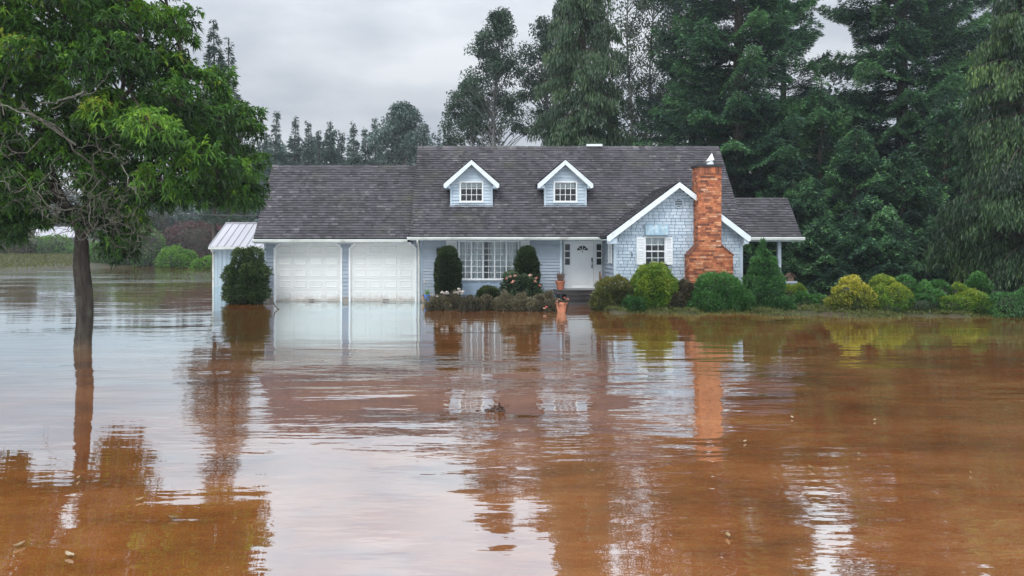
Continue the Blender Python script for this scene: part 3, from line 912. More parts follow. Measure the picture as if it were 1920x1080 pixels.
for xx in (ax0, ax1): aw.poly([(xx, YW - .03 + a, z) for a, z in prof], .2)
aw.build('awning', M['awning'], house)
# side shutter on the wing cheek, seen almost edge-on
ss = MB()
sx = wx0 - 0.05
ss.box(sx - .04, sx, YW + .35, YW + .42, WZ(494, 30), WZ(449, 30)); ss.box(sx - .04, sx, YW + .98, YW + 1.05, WZ(494, 30), WZ(449, 30))
for i in range(18):
    z = WZ(494, 30) + (WZ(449, 30) - WZ(494, 30)) * (i + .5) / 18
    ss.box(sx - .035, sx - .002, YW + .42, YW + .98, z - .018, z + .012)
ss.build('shutter', M['white'], house)
# octagonal louvred vent
vx, vz, vr = WX(1272, YW), WZ(381, YW), 0.2
v = MB()
oc = [(vx + vr * cos(pi / 8 + k * pi / 4), vz + vr * sin(pi / 8 + k * pi / 4)) for k in range(8)]
ic = [(vx + vr * .78 * cos(pi / 8 + k * pi / 4), vz + vr * .78 * sin(pi / 8 + k * pi / 4)) for k in range(8)]
for k in range(8): v.prism_y([oc[k], oc[(k + 1) % 8], ic[(k + 1) % 8], ic[k]], YW - .07, YW - .02, .5)
for i in range(4):
    z = vz - .1 + i * .066
    hw = .14 if abs(z - vz) < .08 else .1
    v.box(vx - hw, vx + hw, YW - .06, YW - .04, z - .012, z + .012)
vo = v.build('gable_vent', M['shingle_wall'], house)
v = MB(); v.prism_y(ic, YW - .034, YW - .024); v.build('vent_opening', M['interior'], vo)
hk = MB(); hk.tube([(WX(1184, YW), YW - .03, WZ(473, YW)), (WX(1184, YW), YW - .09, WZ(474, YW)), (WX(1184.5, YW), YW - .09, WZ(479, YW)), (WX(1182.5, YW), YW - .06, WZ(480, YW))], .016, 6)
hk.build('wall_hook', M['dark'], house)

# --- front door with fanlight, sidelights
zt = WZ(452, YE)
ed = MB()
xd0, xd1 = WX(1072, YE), WX(1112.5, YE)
ed.box(dl, dl + .06, YE - .05, YE + .1, zp, zt); ed.box(dr - .06, dr, YE - .05, YE + .1, zp, zt)
ed.box(dl + .06, dr - .06, YE - .05, YE + .1, zt - .07, zt)
ed.box(xd0 - .07, xd0 - .01, YE - .05, YE + .1, zp, zt - .07); ed.box(xd1 + .01, xd1 + .07, YE - .05, YE + .1, zp, zt - .07)
ed.box(dl, dr, YE - .07, YE + .02, zp - .02, zp + .03)
ed.build('door_frame', M['door'], house)
dm = MB()
zb, zd = zp + .03, zt - .08
yd = YE + .02
xc = (xd0 + xd1) / 2
fr_, fz = .27, WZ(470.5, YE)
# slab built around the half-round fanlight
arc = [(xc + fr_ * cos(t), fz + fr_ * .92 * sin(t)) for t in np.linspace(0, pi, 15)]
dm.box(xd0, xd1, yd, yd + .045, zb, fz)
dm.prism_y([(xd1, fz), (xd1, zd)] + [(xc, zd)] + arc[7::-1], yd, yd + .045, .5)
dm.prism_y([(xc, zd), (xd0, zd), (xd0, fz)] + arc[:6:-1], yd, yd + .045, .5)
for t0 in range(14):
    a, b = arc[t0], arc[t0 + 1]
    ca = [(xc + (p[0] - xc) * .9, fz + (p[1] - fz) * .9) for p in (a, b)]
    dm.prism_y([a, b, ca[1], ca[0]], yd - .012, yd + .02, .5)
dm.box(xc - fr_, xc + fr_, yd - .012, yd + .02, fz, fz + .03)
for t in (pi / 4, pi / 2, 3 * pi / 4):
    bar(dm, (xc + .05 * cos(t), yd, fz + .05 * sin(t)), (xc + fr_ * .95 * cos(t), yd, fz + fr_ * .87 * sin(t)), 0.022, .018, (0, 1, 0))
for xa, xb in ((xd0 + .1, xc - .05), (xc + .05, xd1 - .1)):
    for za, zb2 in ((zb + .12, zb + .62), (zb + .72, fz - .08)):
        for q in range(2):
            k = .03 * q
            frame_rect(dm, xa + k + .02, xb - k - .02, za + k + .02, zb2 - k - .02, .014, yd - .011, yd - .0005)
door = dm.build('front_door', M['door'], house)
g = MB(); g.prism_y(arc, yd + .021, yd + .03); g.build('fanlight', M['interior'], door)
k_ = MB()
hx, hz = WX(1110, YE), WZ(494, YE)
k_.tube([(hx, yd - .03, hz + .16), (hx, yd - .07, hz + .10), (hx, yd - .075, hz - .05), (hx, yd - .03, hz - .14)], [.018, .024, .02, .02], 8)
k_.box(hx - .028, hx + .028, yd - .025, yd - .003, hz + .1, hz + .24); k_.box(hx - .022, hx + .022, yd - .025, yd - .003, hz - .2, hz - .1)
k_.build('handle', M['dark'], door)
kn = MB(); kn.box(xc - .02, xc + .02, yd - .03, yd - .001, fz - .06, fz - .01); kn.build('knocker', M['dark'], door)
for xa, xb in ((dl + .06, xd0 - .07), (xd1 + .07, dr - .06)):
    s = MB()
    z3, z2 = zt - .13, WZ(496.5, YE)
    ga, gb = (xa + xb) / 2 - .105, (xa + xb) / 2 + .105
    s.box(xa, ga, YE, YE + .05, zp + .03, zt - .07); s.box(gb, xb, YE, YE + .05, zp + .03, zt - .07)
    s.box(ga, gb, YE, YE + .05, z3, zt - .07); s.box(ga, gb, YE, YE + .05, zp + .03, z2)
    for i in (1, 2):
        z = z2 + (z3 - z2) * i / 3
        s.box(ga, gb, YE + .005, YE + .04, z - .022, z + .022)
    frame_rect(s, ga + .02, gb - .02, zp + .16, z2 - .16, .016, YE - .012, YE - .0005)
    so = s.build('sidelight', M['door'], house)
    g = MB(); g.poly([(ga, YE + .045, z2), (gb, YE + .045, z2), (gb, YE + .045, z3), (ga, YE + .045, z3)]); g.build('pane', M['glass'], so)
    g = MB(); g.box(ga - .05, gb + .05, YE + .3, YE + .31, z2 - .05, z3 + .05); g.build('lining', M['interior'], so)

# --- porch floor and steps
st = MB()
sx0, sx1 = WX(1041, 31.3), WX(1128, 31.3)
for i, z in enumerate((zp, zp - .155, zp - .31, zp - .465)):
    ya = 31.35 - .38 * i
    yb = YE - .01 if i == 0 else ya + .40
    st.box(sx0 + .0 if i == 0 else WX(1062, 31), sx1 if i == 0 else WX(1135, 30.6), ya - .03, yb, z - .045, z, random.random())
    st.box((sx0 if i == 0 else WX(1062, 31)) + .02, (sx1 if i == 0 else WX(1135, 30.6)) - .02, ya, yb - .005, z - .155 if i < 3 else -.4, z - .0455, random.random())
st.build('steps', M['wetwood'], house)
hr = MB()
bar(hr, (WX(1126, 31.2), 31.35, zp), (WX(1126, 31.2), 31.35, WZ(509, 31.3)), .07, .07, (0, 1, 0))
bar(hr, (WX(1125.5, 31.2), 31.38, WZ(511, 31.3)), (WX(1132, 30.6), 30.3, WZ(548, 30.6)), .06, .09)
bar(hr, (WX(1132, 30.6), 30.3, -.2), (WX(1132, 30.6), 30.3, WZ(546, 30.6)), .07, .07, (0, 1, 0))
hr.build('handrail', M['brownwood'], house)

# --- lantern beside the window
lx, lz = WX(822, YM), WZ(472, YM)
la = MB()
la.box(lx - .05, lx + .05, YM - .05, YM - .025, lz - .1, lz + .14)
la.lathe((lx, YM - .14, lz), [(0.0, .19), (.03, .15), (.09, .08), (.075, .07), (.06, -.1), (.03, -.13), (0, -.14)], 8)
la.tube([(lx, YM - .04, lz + .05), (lx, YM - .1, lz + .2), (lx, YM - .14, lz + .17)], .012, 6)
la.build('wall_lantern', M['dark'], house)

# --- chimney
def bricks(mb, o, u, n, a0, a1, z0, z1, soldier=False, lb=None, rb=None):
    o = np.asarray(o, float)
    h = 0.078 if not soldier else (z1 - z0)
    row = 0; z = z0
    while z < z1 - .02:
        zt_ = min(z + h, z1)
        L_, R_ = (lb((z + zt_) / 2) if lb else a0), (rb((z + zt_) / 2) if rb else a1)
        w0 = 0.075 if soldier else 0.24
        x = L_ - (w0 / 2 if row % 2 else 0) - random.uniform(0, .03)
        while x < R_:
            w = w0 * random.uniform(.8, 1.25)
            p, q = max(x + .007, L_), min(x + w - .007, R_)
            x += w
            if q - p < .02: continue
            k = .012 + random.uniform(0, .009); r = random.betavariate(1.6, 1.7)
            def P(a, zz, f): return o + u * a + n * f + np.array([0, 0, zz])
            b_, t_ = z + .007, zt_ - .007
            mb.add([P(p, b_, 0), P(q, b_, 0), P(q, t_, 0), P(p, t_, 0), P(p, b_, k), P(q, b_, k), P(q, t_, k), P(p, t_, k)],
                   [[4, 5, 6, 7], [0, 1, 5, 4], [1, 2, 6, 5], [2, 3, 7, 6], [3, 0, 4, 7]], r)
        z = zt_; row += 1


YC = 29.2
cu0, cu1 = WX(1309, YC), WX(1352, YC)
cz_top, cz_s1, cz_s0 = WZ(313, YC), WZ(462, YC), WZ(479, YC)
cb, cm = MB(), MB()
cm.box(cu0, cu1, YC, YC + .75, -.4, cz_top)
cm.prism_y([(chx[0], -.4), (chx[1], -.4), (chx[1], cz_s0), (cu1 - .01, cz_s1 + .05), (cu0 + .01, cz_s1 + .05), (chx[0], cz_s0)], YC + .004, YW + .02)
lf = lambda z: chx[0] if z < cz_s0 else min(cu0, chx[0] + (z - cz_s0) / (cz_s1 - cz_s0) * (cu0 - chx[0]))
rf = lambda z: chx[1] if z < cz_s0 else max(cu1, chx[1] - (z - cz_s0) / (cz_s1 - cz_s0) * (chx[1] - cu1))
zb_ = cz_top - .30
bricks(cb, (0, YC, 0), UX, NY, chx[0], chx[1], -.1, cz_s1, lb=lf, rb=rf)
bricks(cb, (0, YC, 0), UX, NY, cu0, cu1, cz_s1, zb_)
bricks(cb, (0, YC - .02, 0), UX, NY, cu0 - .02, cu1 + .02, zb_, zb_ + .05); bricks(cb, (0, YC - .01, 0), UX, NY, cu0, cu1, zb_ + .05, cz_top, soldier=True)
for xx, nx in ((cu0, -1.0), (cu1, 1.0)):
    bricks(cb, (xx, 0, 0), UY, np.array([nx, 0, 0]), YC, YC + .75, cz_s1 - .2, cz_top)
for xx, nx in ((chx[0], -1.0), (chx[1], 1.0)):
    bricks(cb, (xx, 0, 0), UY, np.array([nx, 0, 0]), YC, YW, -.1, cz_s0)
for (xa, za, xb, zb2) in ((chx[0] - .03, cz_s0, cu0 + .01, cz_s1 + .06), (chx[1] + .03, cz_s0, cu1 - .01, cz_s1 + .06)):
    bar(cb, (xa, YC + .26, za), (xb, YC + .26, zb2), .62, .05, (0, 0, 1), .12)
chim = cm.build('chimney', M['mortar'], house)
cb.build('brickwork', M['brick'], chim)
cc = MB(); cc.box(cu0 - .06, cu1 + .06, YC - .07, YC + .82, cz_top + .001, cz_top + .09); cc.build('chimney_cap', M['dark'], chim)
cf = MB()
fx = WX(1332, YC + .35); fy = YC + .38; fz0 = cz_top + .09
cf.lathe((fx, fy, fz0), [(.13, 0), (.13, .1), (.10, .12), (.10, .2)], 14)
cf.add([(fx - .14, fy - .13, fz0 + .16), (fx + .12, fy - .13, fz0 + .2), (fx + .12, fy + .13, fz0 + .2), (fx - .14, fy + .13, fz0 + .16), (fx + .06, fy - .02, fz0 + .48), (fx + .09, fy + .02, fz0 + .48)],
       [[0, 1, 2, 3]], .5)
for tri in ((0, 1, 4), (1, 2, 5), (2, 3, 5), (3, 0, 4)):
    vv = [(fx - .14, fy - .13, fz0 + .16), (fx + .12, fy - .13, fz0 + .2), (fx + .12, fy + .13, fz0 + .2), (fx - .14, fy + .13, fz0 + .16), (fx + .06, fy - .02, fz0 + .48), (fx + .07, fy + .0, fz0 + .485)]
    cf.poly([vv[i] for i in tri], .5)
cf.build('flue_cowl', M['white'], chim)

# --- dormers
def dormer(pc, zoff, cur):
    Yd, Yf = 32.8, 32.5
    t = MB()
    x0, x1 = WX(pc - 38.5, Yd), WX(pc + 38.5, Yd)
    xa, xb, xc_ = WX(pc - 52, Yf), WX(pc + 52, Yf), WX(pc, Yf)
    ze, zc = WZ(344, Yf), WZ(299, Yf)
    z0 = WZ(387, Yd)
    sl = (zc - ze) / (xc_ - xa)
    wo = (WX(pc - 19.5, Yd), WX(pc + 19.5, Yd), WZ(376.5, Yd), WZ(342.5, Yd))
    l_ = lambda z: max(x0, xa + (z + .08 - ze) / sl)
    r_ = lambda z: min(x1, xb - (z + .08 - ze) / sl)
    siding(t, (0, Yd, 0), UX, NY, x0, x1, z0, zc - .14, ex=.135, holes=[(wo[0] - .06, wo[1] + .06, wo[2] - .06, wo[3] + .06)], lb=l_, rb=r_)
    for xx, nx in ((x0, -1.0), (x1, 1.0)):
        siding(t, (xx, 0, 0), UY, np.array([nx, 0, 0]), Yd, 36, z0, ze - .05, ex=.135, rb=lambda z: EAVE_Y + (z - EAVE_Z) / SL + .1)
    t.box(x0 - .03, x0 + .05, Yd - .04, Yd + .04, z0 - .02, ze - .04); t.box(x1 - .05, x1 + .03, Yd - .04, Yd + .04, z0 - .02, ze - .04)
    t.box(x0 - .05, x1 + .05, Yd - .06, Yd + .02, z0 - .05, z0 + .02)
    d = t.build('dormer', M['shingle_wall'], house)
    window(d, 'dormer', *wo, Yd, 4, 3, fw=.065, bar_w=.022, curtain=cur)
    r = MB()
    vy_ = lambda z: EAVE_Y + (z - EAVE_Z) / SL + .05
    for xe in (xa, xb): roof_plane(r, (xe, Yf - .01, ze), (xe, vy_(ze), ze), (xc_, Yf - .01, zc), (xc_, vy_(zc), zc), ex=.13, thick=.06)
    r.build('dormer_roof', M['roof'], d)
    pieces(rake(xa, xb, xc_, ze, zc, Yf, .15), 'barge_board', M['fascia'], d)
    e = MB()
    for p, q in ((xa + .04, x0 - .035), (x1 + .035, xb - .04)): e.box(p, q, Yf + .012, Yd + .5, ze - .2, ze - .06)
    pieces(e, 'eave_return', M['shingle_wall'], d)


dormer(884, 0, 'blind')
dormer(1060, 0, 'valance')
rv = MB(); rv.box(WX(1100, RIDGE_Y), WX(1129, RIDGE_Y), RIDGE_Y - .1, RIDGE_Y + .25, 6.86, 6.96); rv.build('roof_vent', M['white'], house)

# --- side porch
sp = MB()
px_ = WX(1460.5, 31.9)
sp.box(px_ - .07, px_ + .07, 31.83, 31.97, 0.0, 2.5)
sp.build('porch_post', M['siding'], house)
sr = MB()
rz = WZ(527, 31.9)
sr.box(WX(1395, 31.9), WX(1493, 31.9), 31.78, 32.0, rz - .09, rz)
for pxx in (1466, 1484): sr.box(WX(pxx, 31.9) - .055, WX(pxx, 31.9) + .055, 31.84, 31.96, -.1, rz - .0905)
sr.build('porch_railing', M['siding'], house)
pf = MB(); pf.box(XR - .4, PXR - .2, 31.9, 34.4, .1, .3); pf.build('porch_floor', M['wetwood'], house)

# ------------------------------------------------------------------ things near the house
# shed
shY = 43.9
shed = thing('shed', 'small blue board shed with pale ribbed metal roof left of the garage', 'shed', (-12.5, 45, 0))
sx0, sx1 = WX(399.5, shY), WX(399.5, shY) + 5.6
s = MB()
x = sx0
while x < sx1:
    s.box(x + .004, min(x + .24, sx1), shY, shY + .04, -.3, 2.2, random.random()); s.box(x - .025, x + .025, shY - .02, shY - .001, -.3, 2.2, random.random())
    x += .25
s.box(sx0, sx0 + .04, shY + .04, shY + 5.4, -.3, 2.25); s.box(sx0, sx1, shY + 5.4, shY + 5.44, -.3, 2.25); s.box(sx1, sx1 + .04, shY + .04, shY + 5.4, -.3, 2.25)
for xx in (sx0, sx1): s.add([(xx, shY, 2.2), (xx, shY + 5.4, 2.2), (xx, 46.5, 3.6)], [[0, 1, 2]])
s.build('wall', M['shedwall'], shed)
r = MB()
rx0, rx1 = WX(391, 43.5), sx1 + .2
for ya, yb in ((43.5, 46.5), (49.6, 46.5)):
    r.hexa([(rx0, ya, 2.25), (rx1, ya, 2.25), (rx1, yb, 3.67), (rx0, yb, 3.67), (rx0, ya, 2.29), (rx1, ya, 2.29), (rx1, yb, 3.71), (rx0, yb, 3.71)], .6)
    x = rx0 + .02
    while x < rx1:
        bar(r, (x, ya, 2.305), (x, yb, 3.725), .035, .06, (0, 0, 1), 0.1)
        x += .42
r.box(rx0, rx1, 46.4, 46.6, 3.70, 3.75, .8)
r.build('roof', M['metalroof'], shed)
t = MB(); t.box(rx0, rx1, 43.43, 43.49, 2.14, 2.27); t.box(sx0 - .03, sx0 + .06, shY - .045, shY + .0, -.2, 2.1)
bar(t, (rx0 + .15, 43.46, 2.15), (sx0 + .02, shY - .05, 1.9), .07, .07, (0, 1, 0))
t.build('gutter', M['gutter'], shed)

# pots
def pot(name, label, cat, px, py, Y, rad, h, m, lip=True, plant=None, pm=None, group=None):
    c = (WX(px, Y), Y, WZ(py, Y))
    t = thing(name, label, cat, c, group)
    b = MB()
    b.lathe(c, [(0, .005), (rad * .68, 0), (rad * .95, h * .8), (rad * 1.06, h * .8), (rad * 1.08, h), (rad * .96, h), (rad * .94, h * .88), (0, h * .87)], 22)
    b.build('pot', m, t, smooth=False)
    return t, c


def leaf_cards(P, D, L, W, R, mb, droop=0.15, roll=None):
    """one bent four-point leaf per row, base P, direction D"""
    n = len(P)
    D = D / (np.linalg.norm(D, axis=1, keepdims=True) + 1e-9)
    ref = rng.normal(size=(n, 3)) * 0.6 + np.array([0, 0, 1.0]) if roll is None else roll
    S = np.cross(D, ref); S /= (np.linalg.norm(S, axis=1, keepdims=True) + 1e-9)
    L = np.broadcast_to(L, (n,))[:, None]; W = np.broadcast_to(W, (n,))[:, None]
    m = P + D * L * 0.45
    a, b = m + S * W / 2, m - S * W / 2
    tip = P + D * L - np.array([0, 0, 1.0]) * L * droop
    V = np.stack([P, a, tip, b], 1).reshape(-1, 3)
    i = np.arange(n)[:, None] * 4 + np.arange(4)[None, :]
    mb.add(V, i, np.clip(R, 0, 1))


def unit(n):
    v = rng.normal(size=(n, 3))
    return v / np.linalg.norm(v, axis=1, keepdims=True)


def blades(c, n, r, h, w, mb, spread=.5):
    P = np.array(c) + np.stack([rng.uniform(-r, r, n), rng.uniform(-r, r, n), np.zeros(n)], 1)
    D = unit(n) * spread + np.array([0, 0, 1.0])
    leaf_cards(P, D, rng.uniform(.5, 1, n) * h, w, rng.random(n), mb, .1)


def blossoms(pts, r, mb):
    for p in pts:
        n = 14
        D = unit(n); D[:, 2] = np.abs(D[:, 2]) + .1; D[:, 1] -= .3
        leaf_cards(np.repeat(np.array([p]), n, 0) , D, r * 1.2, r * 1.1, np.full(n, random.random()) + rng.uniform(-.2, .2, n), mb, -.1)


t, c = pot('potted_plant', 'terracotta pot with tall brown withered plant on top step by front door', 'potted plant', 1050.5, 543, 31.5, .19, .36, M['terracotta'])
b = MB(); blades((c[0], c[1], c[2] + .3), 60, .1, .5, .06, b, .25); b.build('withered_leaves', M['brownwood'], t)
t, c = pot('potted_plant', 'big terracotta pot with drooping reddish plant standing in water at foot of steps', 'potted plant', 1052.5, 585.5, 27.0, .2, .36, M['terracotta'])
b = MB()
n = 160
P = np.array([c[0], c[1], c[2] + .3]) + np.stack([rng.uniform(-.17, .17, n), rng.uniform(-.17, .17, n), rng.uniform(0, .12, n)], 1)
leaf_cards(P, unit(n) + np.array([0, 0, .4]), rng.uniform(.08, .2, n), .05, rng.random(n), b, .5); b.build('leaves', LF['darkbrown'], t)
b = MB(); blossoms([(c[0] + random.uniform(-.2, .2), c[1] - random.uniform(0, .2), c[2] + random.uniform(.34, .5)) for _ in range(6)], .05, b); pieces(b, 'flower', M['petal'], t)
t, c = pot('potted_plant', 'blue pot with one tall stem of pale flowers beside the garage downspout', 'potted plant', 801, 564, 31.4, .12, .24, M['bluepot'])
b = MB(); blades((c[0], c[1], c[2] + .2), 14, .06, .4, .05, b, .4); leaf_cards(np.array([[c[0] - .04, c[1], c[2] + .2]]), np.array([[-.08, 0, 1.0]]), .62, .02, np.array([.9]), b)
b.build('stem', LF['lime'], t)
b = MB(); blossoms([(c[0] - .08, c[1] - .02, c[2] + .8), (c[0] - .07, c[1], c[2] + .72)], .04, b); pieces(b, 'flower', M['petalw'], t)
t, c = pot('flower_pot', 'small tan clay pot left of the blue pot by the garage corner', 'flower pot', 794, 565, 31.6, .09, .24, M['tanpot'])
b = MB(); blades((c[0], c[1], c[2] + .2), 14, .05, .14, .03, b, .6); b.build('leaves', LF['heather'], t)
# window box (hangs on the wing window)
wb_c = ((ww[0] + ww[1]) / 2, YW - .13, ww[2] - .02)
t = thing('window_box', 'dark window box of pale flowers under the shuttered wing window', 'window box', wb_c)
b = MB(); b.box(ww[0] - .02, ww[1] + .02, YW - .26, YW - .092, ww[2] - .2, ww[2] - .03); b.build('box', M['wetwood'], t)
b = MB(); n = 260
P = np.stack([rng.uniform(ww[0] - .05, ww[1] + .05, n), rng.uniform(YW - .27, YW - .1, n), np.full(n, ww[2] - .04)], 1)
leaf_cards(P, unit(n) + np.array([0, -.2, .7]), rng.uniform(.06, .16, n), .05, rng.random(n), b, .2); b.build('leaves', LF['rose'], t)
b = MB(); blossoms([(random.uniform(ww[0], ww[1]), YW - .22, ww[2] + random.uniform(.0, .1)) for _ in range(9)], .04, b); pieces(b, 'flower', M['petalw'], t)
# bird house on the porch railing
bc = (WX(1481, 31.9), 31.9, rz)
t = thing('birdhouse', 'small brown gabled birdhouse standing on the side porch railing', 'birdhouse', bc)
b = MB(); b.prism_y([(bc[0] - .12, rz), (bc[0] + .12, rz), (bc[0] + .12, rz + .2), (bc[0], rz + .3), (bc[0] - .12, rz + .2)], 31.8, 32.02); b.build('body', M['brownwood'], t)
b = MB()
bar(b, (bc[0] - .2, 31.9, rz + .17), (bc[0] + .01, 31.9, rz + .345), .34, .02); bar(b, (bc[0] + .2, 31.9, rz + .17), (bc[0] - .005, 31.9, rz + .342), .34, .02)
b.build('roof', M['brownwood'], t)
b = MB(); b.lathe((bc[0], 31.79, rz + .15), [(0, 0), (.035, 0)], 10); b.V[0] = np.array([(bc[0] + .035 * cos(a), 31.796, rz + .15 + .035 * sin(a)) for a in np.linspace(0, 2 * pi, 21)[:20]]); b.build('entrance_hole', M['interior'], t)

# ------------------------------------------------------------------ shrubs
def lump(P, k, ph, amp):
    return amp * (np.sin(P[:, 0] * k + ph) + np.sin(P[:, 1] * k * 1.13 + ph * 2.1) + np.sin(P[:, 2] * k * 0.91 + ph * 3.3)) / 3


def ico(c, r, sub=2):
    import bmesh
    bm = bmesh.new(); bmesh.ops.create_icosphere(bm, subdivisions=sub, radius=1)
    V = np.array([v.co[:] for v in bm.verts]); Fa = np.array([[v.index for v in f.verts] for f in bm.faces]); bm.free()
    return V * np.asarray(r) + np.asarray(c), Fa


def cone_r(t):     # clipped cone profile
    return np.where(t < .12, .80 + t * 1.5, np.maximum(0, 1 - ((t - .12) / .88) ** 1.25)) 


def shrub(name, label, cat, blobs, lm, n, L, W, lumpk=9, lumpa=.07, base=0.0, group=None, up=.35, flowers=None, fm=None, stem=True, droop=.1, tone=None):
    """blobs: (px, py_top, py_bot, half width px, Y, depth m, shape) ; shape 'e' ellipsoid, 'c' cone, 'd' dome column"""
    B = []
    for px, yt, yb, hw, Y, ry, sh in blobs:
        zt_, zb_ = WZ(yt, Y), WZ(yb, Y)
        B.append((np.array([WX(px, Y), Y, (zt_ + zb_) / 2]), np.array([hw * Y / F, ry, (zt_ - zb_) / 2]), sh))
    c0 = B[0][0]
    zmin = min(b[0][2] - b[1][2] for b in B)
    root = thing(name, label, cat, (c0[0], c0[1], max(zmin, -0.4)), group)
    mb, core = MB(), MB()
    area = np.array([b[1][0] * b[1][2] + b[1][1] * b[1][2] for b in B]); area = area / area.sum()

    def inside(P, b, f):
        q = (P - b[0]) / (b[1] * f)
        if b[2] == 'e': return (q ** 2).sum(1) < 1
        t = (q[:, 2] + 1) / 2
        rr = cone_r(t) if b[2] == 'c' else np.sqrt(np.clip(1 - np.clip((t - .45) / .55, 0, 1) ** 2, 0, 1)) * (.86 + .28 * t - .15 * t * t)
        return (q[:, 0] ** 2 + q[:, 1] ** 2 < rr ** 2) & (t > 0) & (t < 1)
    for bi, b in enumerate(B):
        m = int(n * area[bi] * 2.1) + 20
        if b[2] == 'e':
            D = unit(m); P = b[0] + D * b[1]; Nn = D / b[1]
        else:
            t = rng.random(m) ** (1.35 if b[2] == 'c' else .95); th = rng.random(m) * 2 * pi
            rr = cone_r(t) if b[2] == 'c' else np.sqrt(np.clip(1 - np.clip((t - .45) / .55, 0, 1) ** 2, 0, 1)) * (.86 + .28 * t - .15 * t * t)
            D = np.stack([np.cos(th), np.sin(th), np.where(t > .85, 1.0, .3)], 1)
            P = b[0] + np.stack([np.cos(th) * rr * b[1][0], np.sin(th) * rr * b[1][1], (t * 2 - 1) * b[1][2]], 1); Nn = D
        Nn = Nn / np.linalg.norm(Nn, axis=1, keepdims=True)
        lu = lump(P, lumpk, bi * 1.7, 1.0) + .5 * lump(P, lumpk * 2.3, bi * 2.9, 1.0)
        P = P + Nn * ((rng.random(m) < .05) * rng.random(m) * .9 * L)[:, None] + Nn * (lu * lumpa * 1.8 - rng.random(m) ** 2 * .12 * b[1].min())[:, None]
        keep = P[:, 2] > base - .05
        for bj, o in enumerate(B):
            if bj != bi: keep &= ~inside(P, o, .88)
        P, Nn, lu = P[keep], Nn[keep], lu[keep]
        k = len(P)
        if not k: continue
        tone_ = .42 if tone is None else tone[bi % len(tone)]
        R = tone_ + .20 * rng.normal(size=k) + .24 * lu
        if up > 0: R = R + .22 * np.clip(Nn[:, 2], -.3, 1)      # paler tone on leaves facing upward
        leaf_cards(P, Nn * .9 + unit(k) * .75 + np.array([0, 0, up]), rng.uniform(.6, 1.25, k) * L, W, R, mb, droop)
        s = .76
        if b[2] == 'e':
            V, Fa = ico(b[0], b[1] * s, 3); V = V + (V - b[0]) * 0.0
            core.add(V, Fa)
        else:
            tt = np.linspace(0, 1, 9)
            rr = cone_r(tt) if b[2] == 'c' else np.sqrt(np.clip(1 - np.clip((tt - .45) / .55, 0, 1) ** 2, 0, 1)) * (.86 + .28 * tt - .15 * tt * tt)
            th = np.arange(18) * 2 * pi / 18
            V = np.array([b[0] + np.array([np.cos(a) * q * b[1][0] * s, np.sin(a) * q * b[1][1] * s, (t_ * 2 - 1) * b[1][2] * .95]) for t_, q in zip(tt, rr) for a in th])
            core.add(V, [[i * 18 + j, i * 18 + (j + 1) % 18, (i + 1) * 18 + (j + 1) % 18, (i + 1) * 18 + j] for i in range(8) for j in range(18)])
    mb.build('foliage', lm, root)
    core.build('dark_core', M['core'], root, smooth=True)  # solid hull added inside the leaves to block light
    if flowers:
        f = MB(); blossoms([(WX(px, Y), Y, WZ(py, Y)) for px, py, Y in flowers], .06, f)
        pieces(f, 'flower', fm or M['petal'], root)
    return root


shrub('juniper', 'dark lumpy juniper bush between the shed and the garage corner', 'bush',
      [(462, 466, 575, 27, 31.3, .6, 'e'), (446, 492, 575, 19, 31.1, .45, 'e'), (480, 488, 572, 17, 31.0, .4, 'e'), (462, 520, 580, 33, 31.0, .6, 'e'), (470, 500, 560, 20, 30.8, .3, 'e'), (449, 520, 570, 18, 30.8, .35, 'e')],
      LF['juniper'], 13000, .15, .055, lumpk=8, lumpa=.13, up=.5)
shrub('conical_yew', 'tall domed dark yew left of the big picture window', 'bush', [(839.5, 462, 560, 25, 31.0, .53, 'd')], LF['yew'], 11000, .085, .035, lumpk=14, lumpa=.03, up=.5)
shrub('conical_yew', 'shorter domed dark yew right of the picture window behind the roses', 'bush', [(988, 462, 565, 23.5, 31.0, .5, 'd')], LF['yew'], 11000, .085, .035, lumpk=14, lumpa=.03, up=.5)
shrub('boxwood_ball', 'small clipped round bush under the picture window', 'bush', [(916, 538, 580, 23, 30.2, .48, 'e')], LF['yew'], 5000, .07, .035, lumpk=14, lumpa=.02, up=.4, tone=[.6])
shrub('rose_bush', 'rose bush with salmon and pink blooms before the right yew', 'rose bush',
      [(980, 516, 585, 28, 29.2, .5, 'e'), (962, 518, 560, 16, 29.0, .3, 'e'), (1000, 522, 565, 13, 29.0, .3, 'e')], LF['rose'], 3600, .16, .07, lumpk=7, lumpa=.12, up=.3, droop=.3,
      flowers=[(949, 524, 28.7), (966, 518, 28.7), (963, 528, 28.6), (960, 531, 28.5), (994, 517, 28.7), (1006, 523, 28.7), (1011, 537, 28.7), (1003, 529, 28.6), (957, 520, 28.7)])
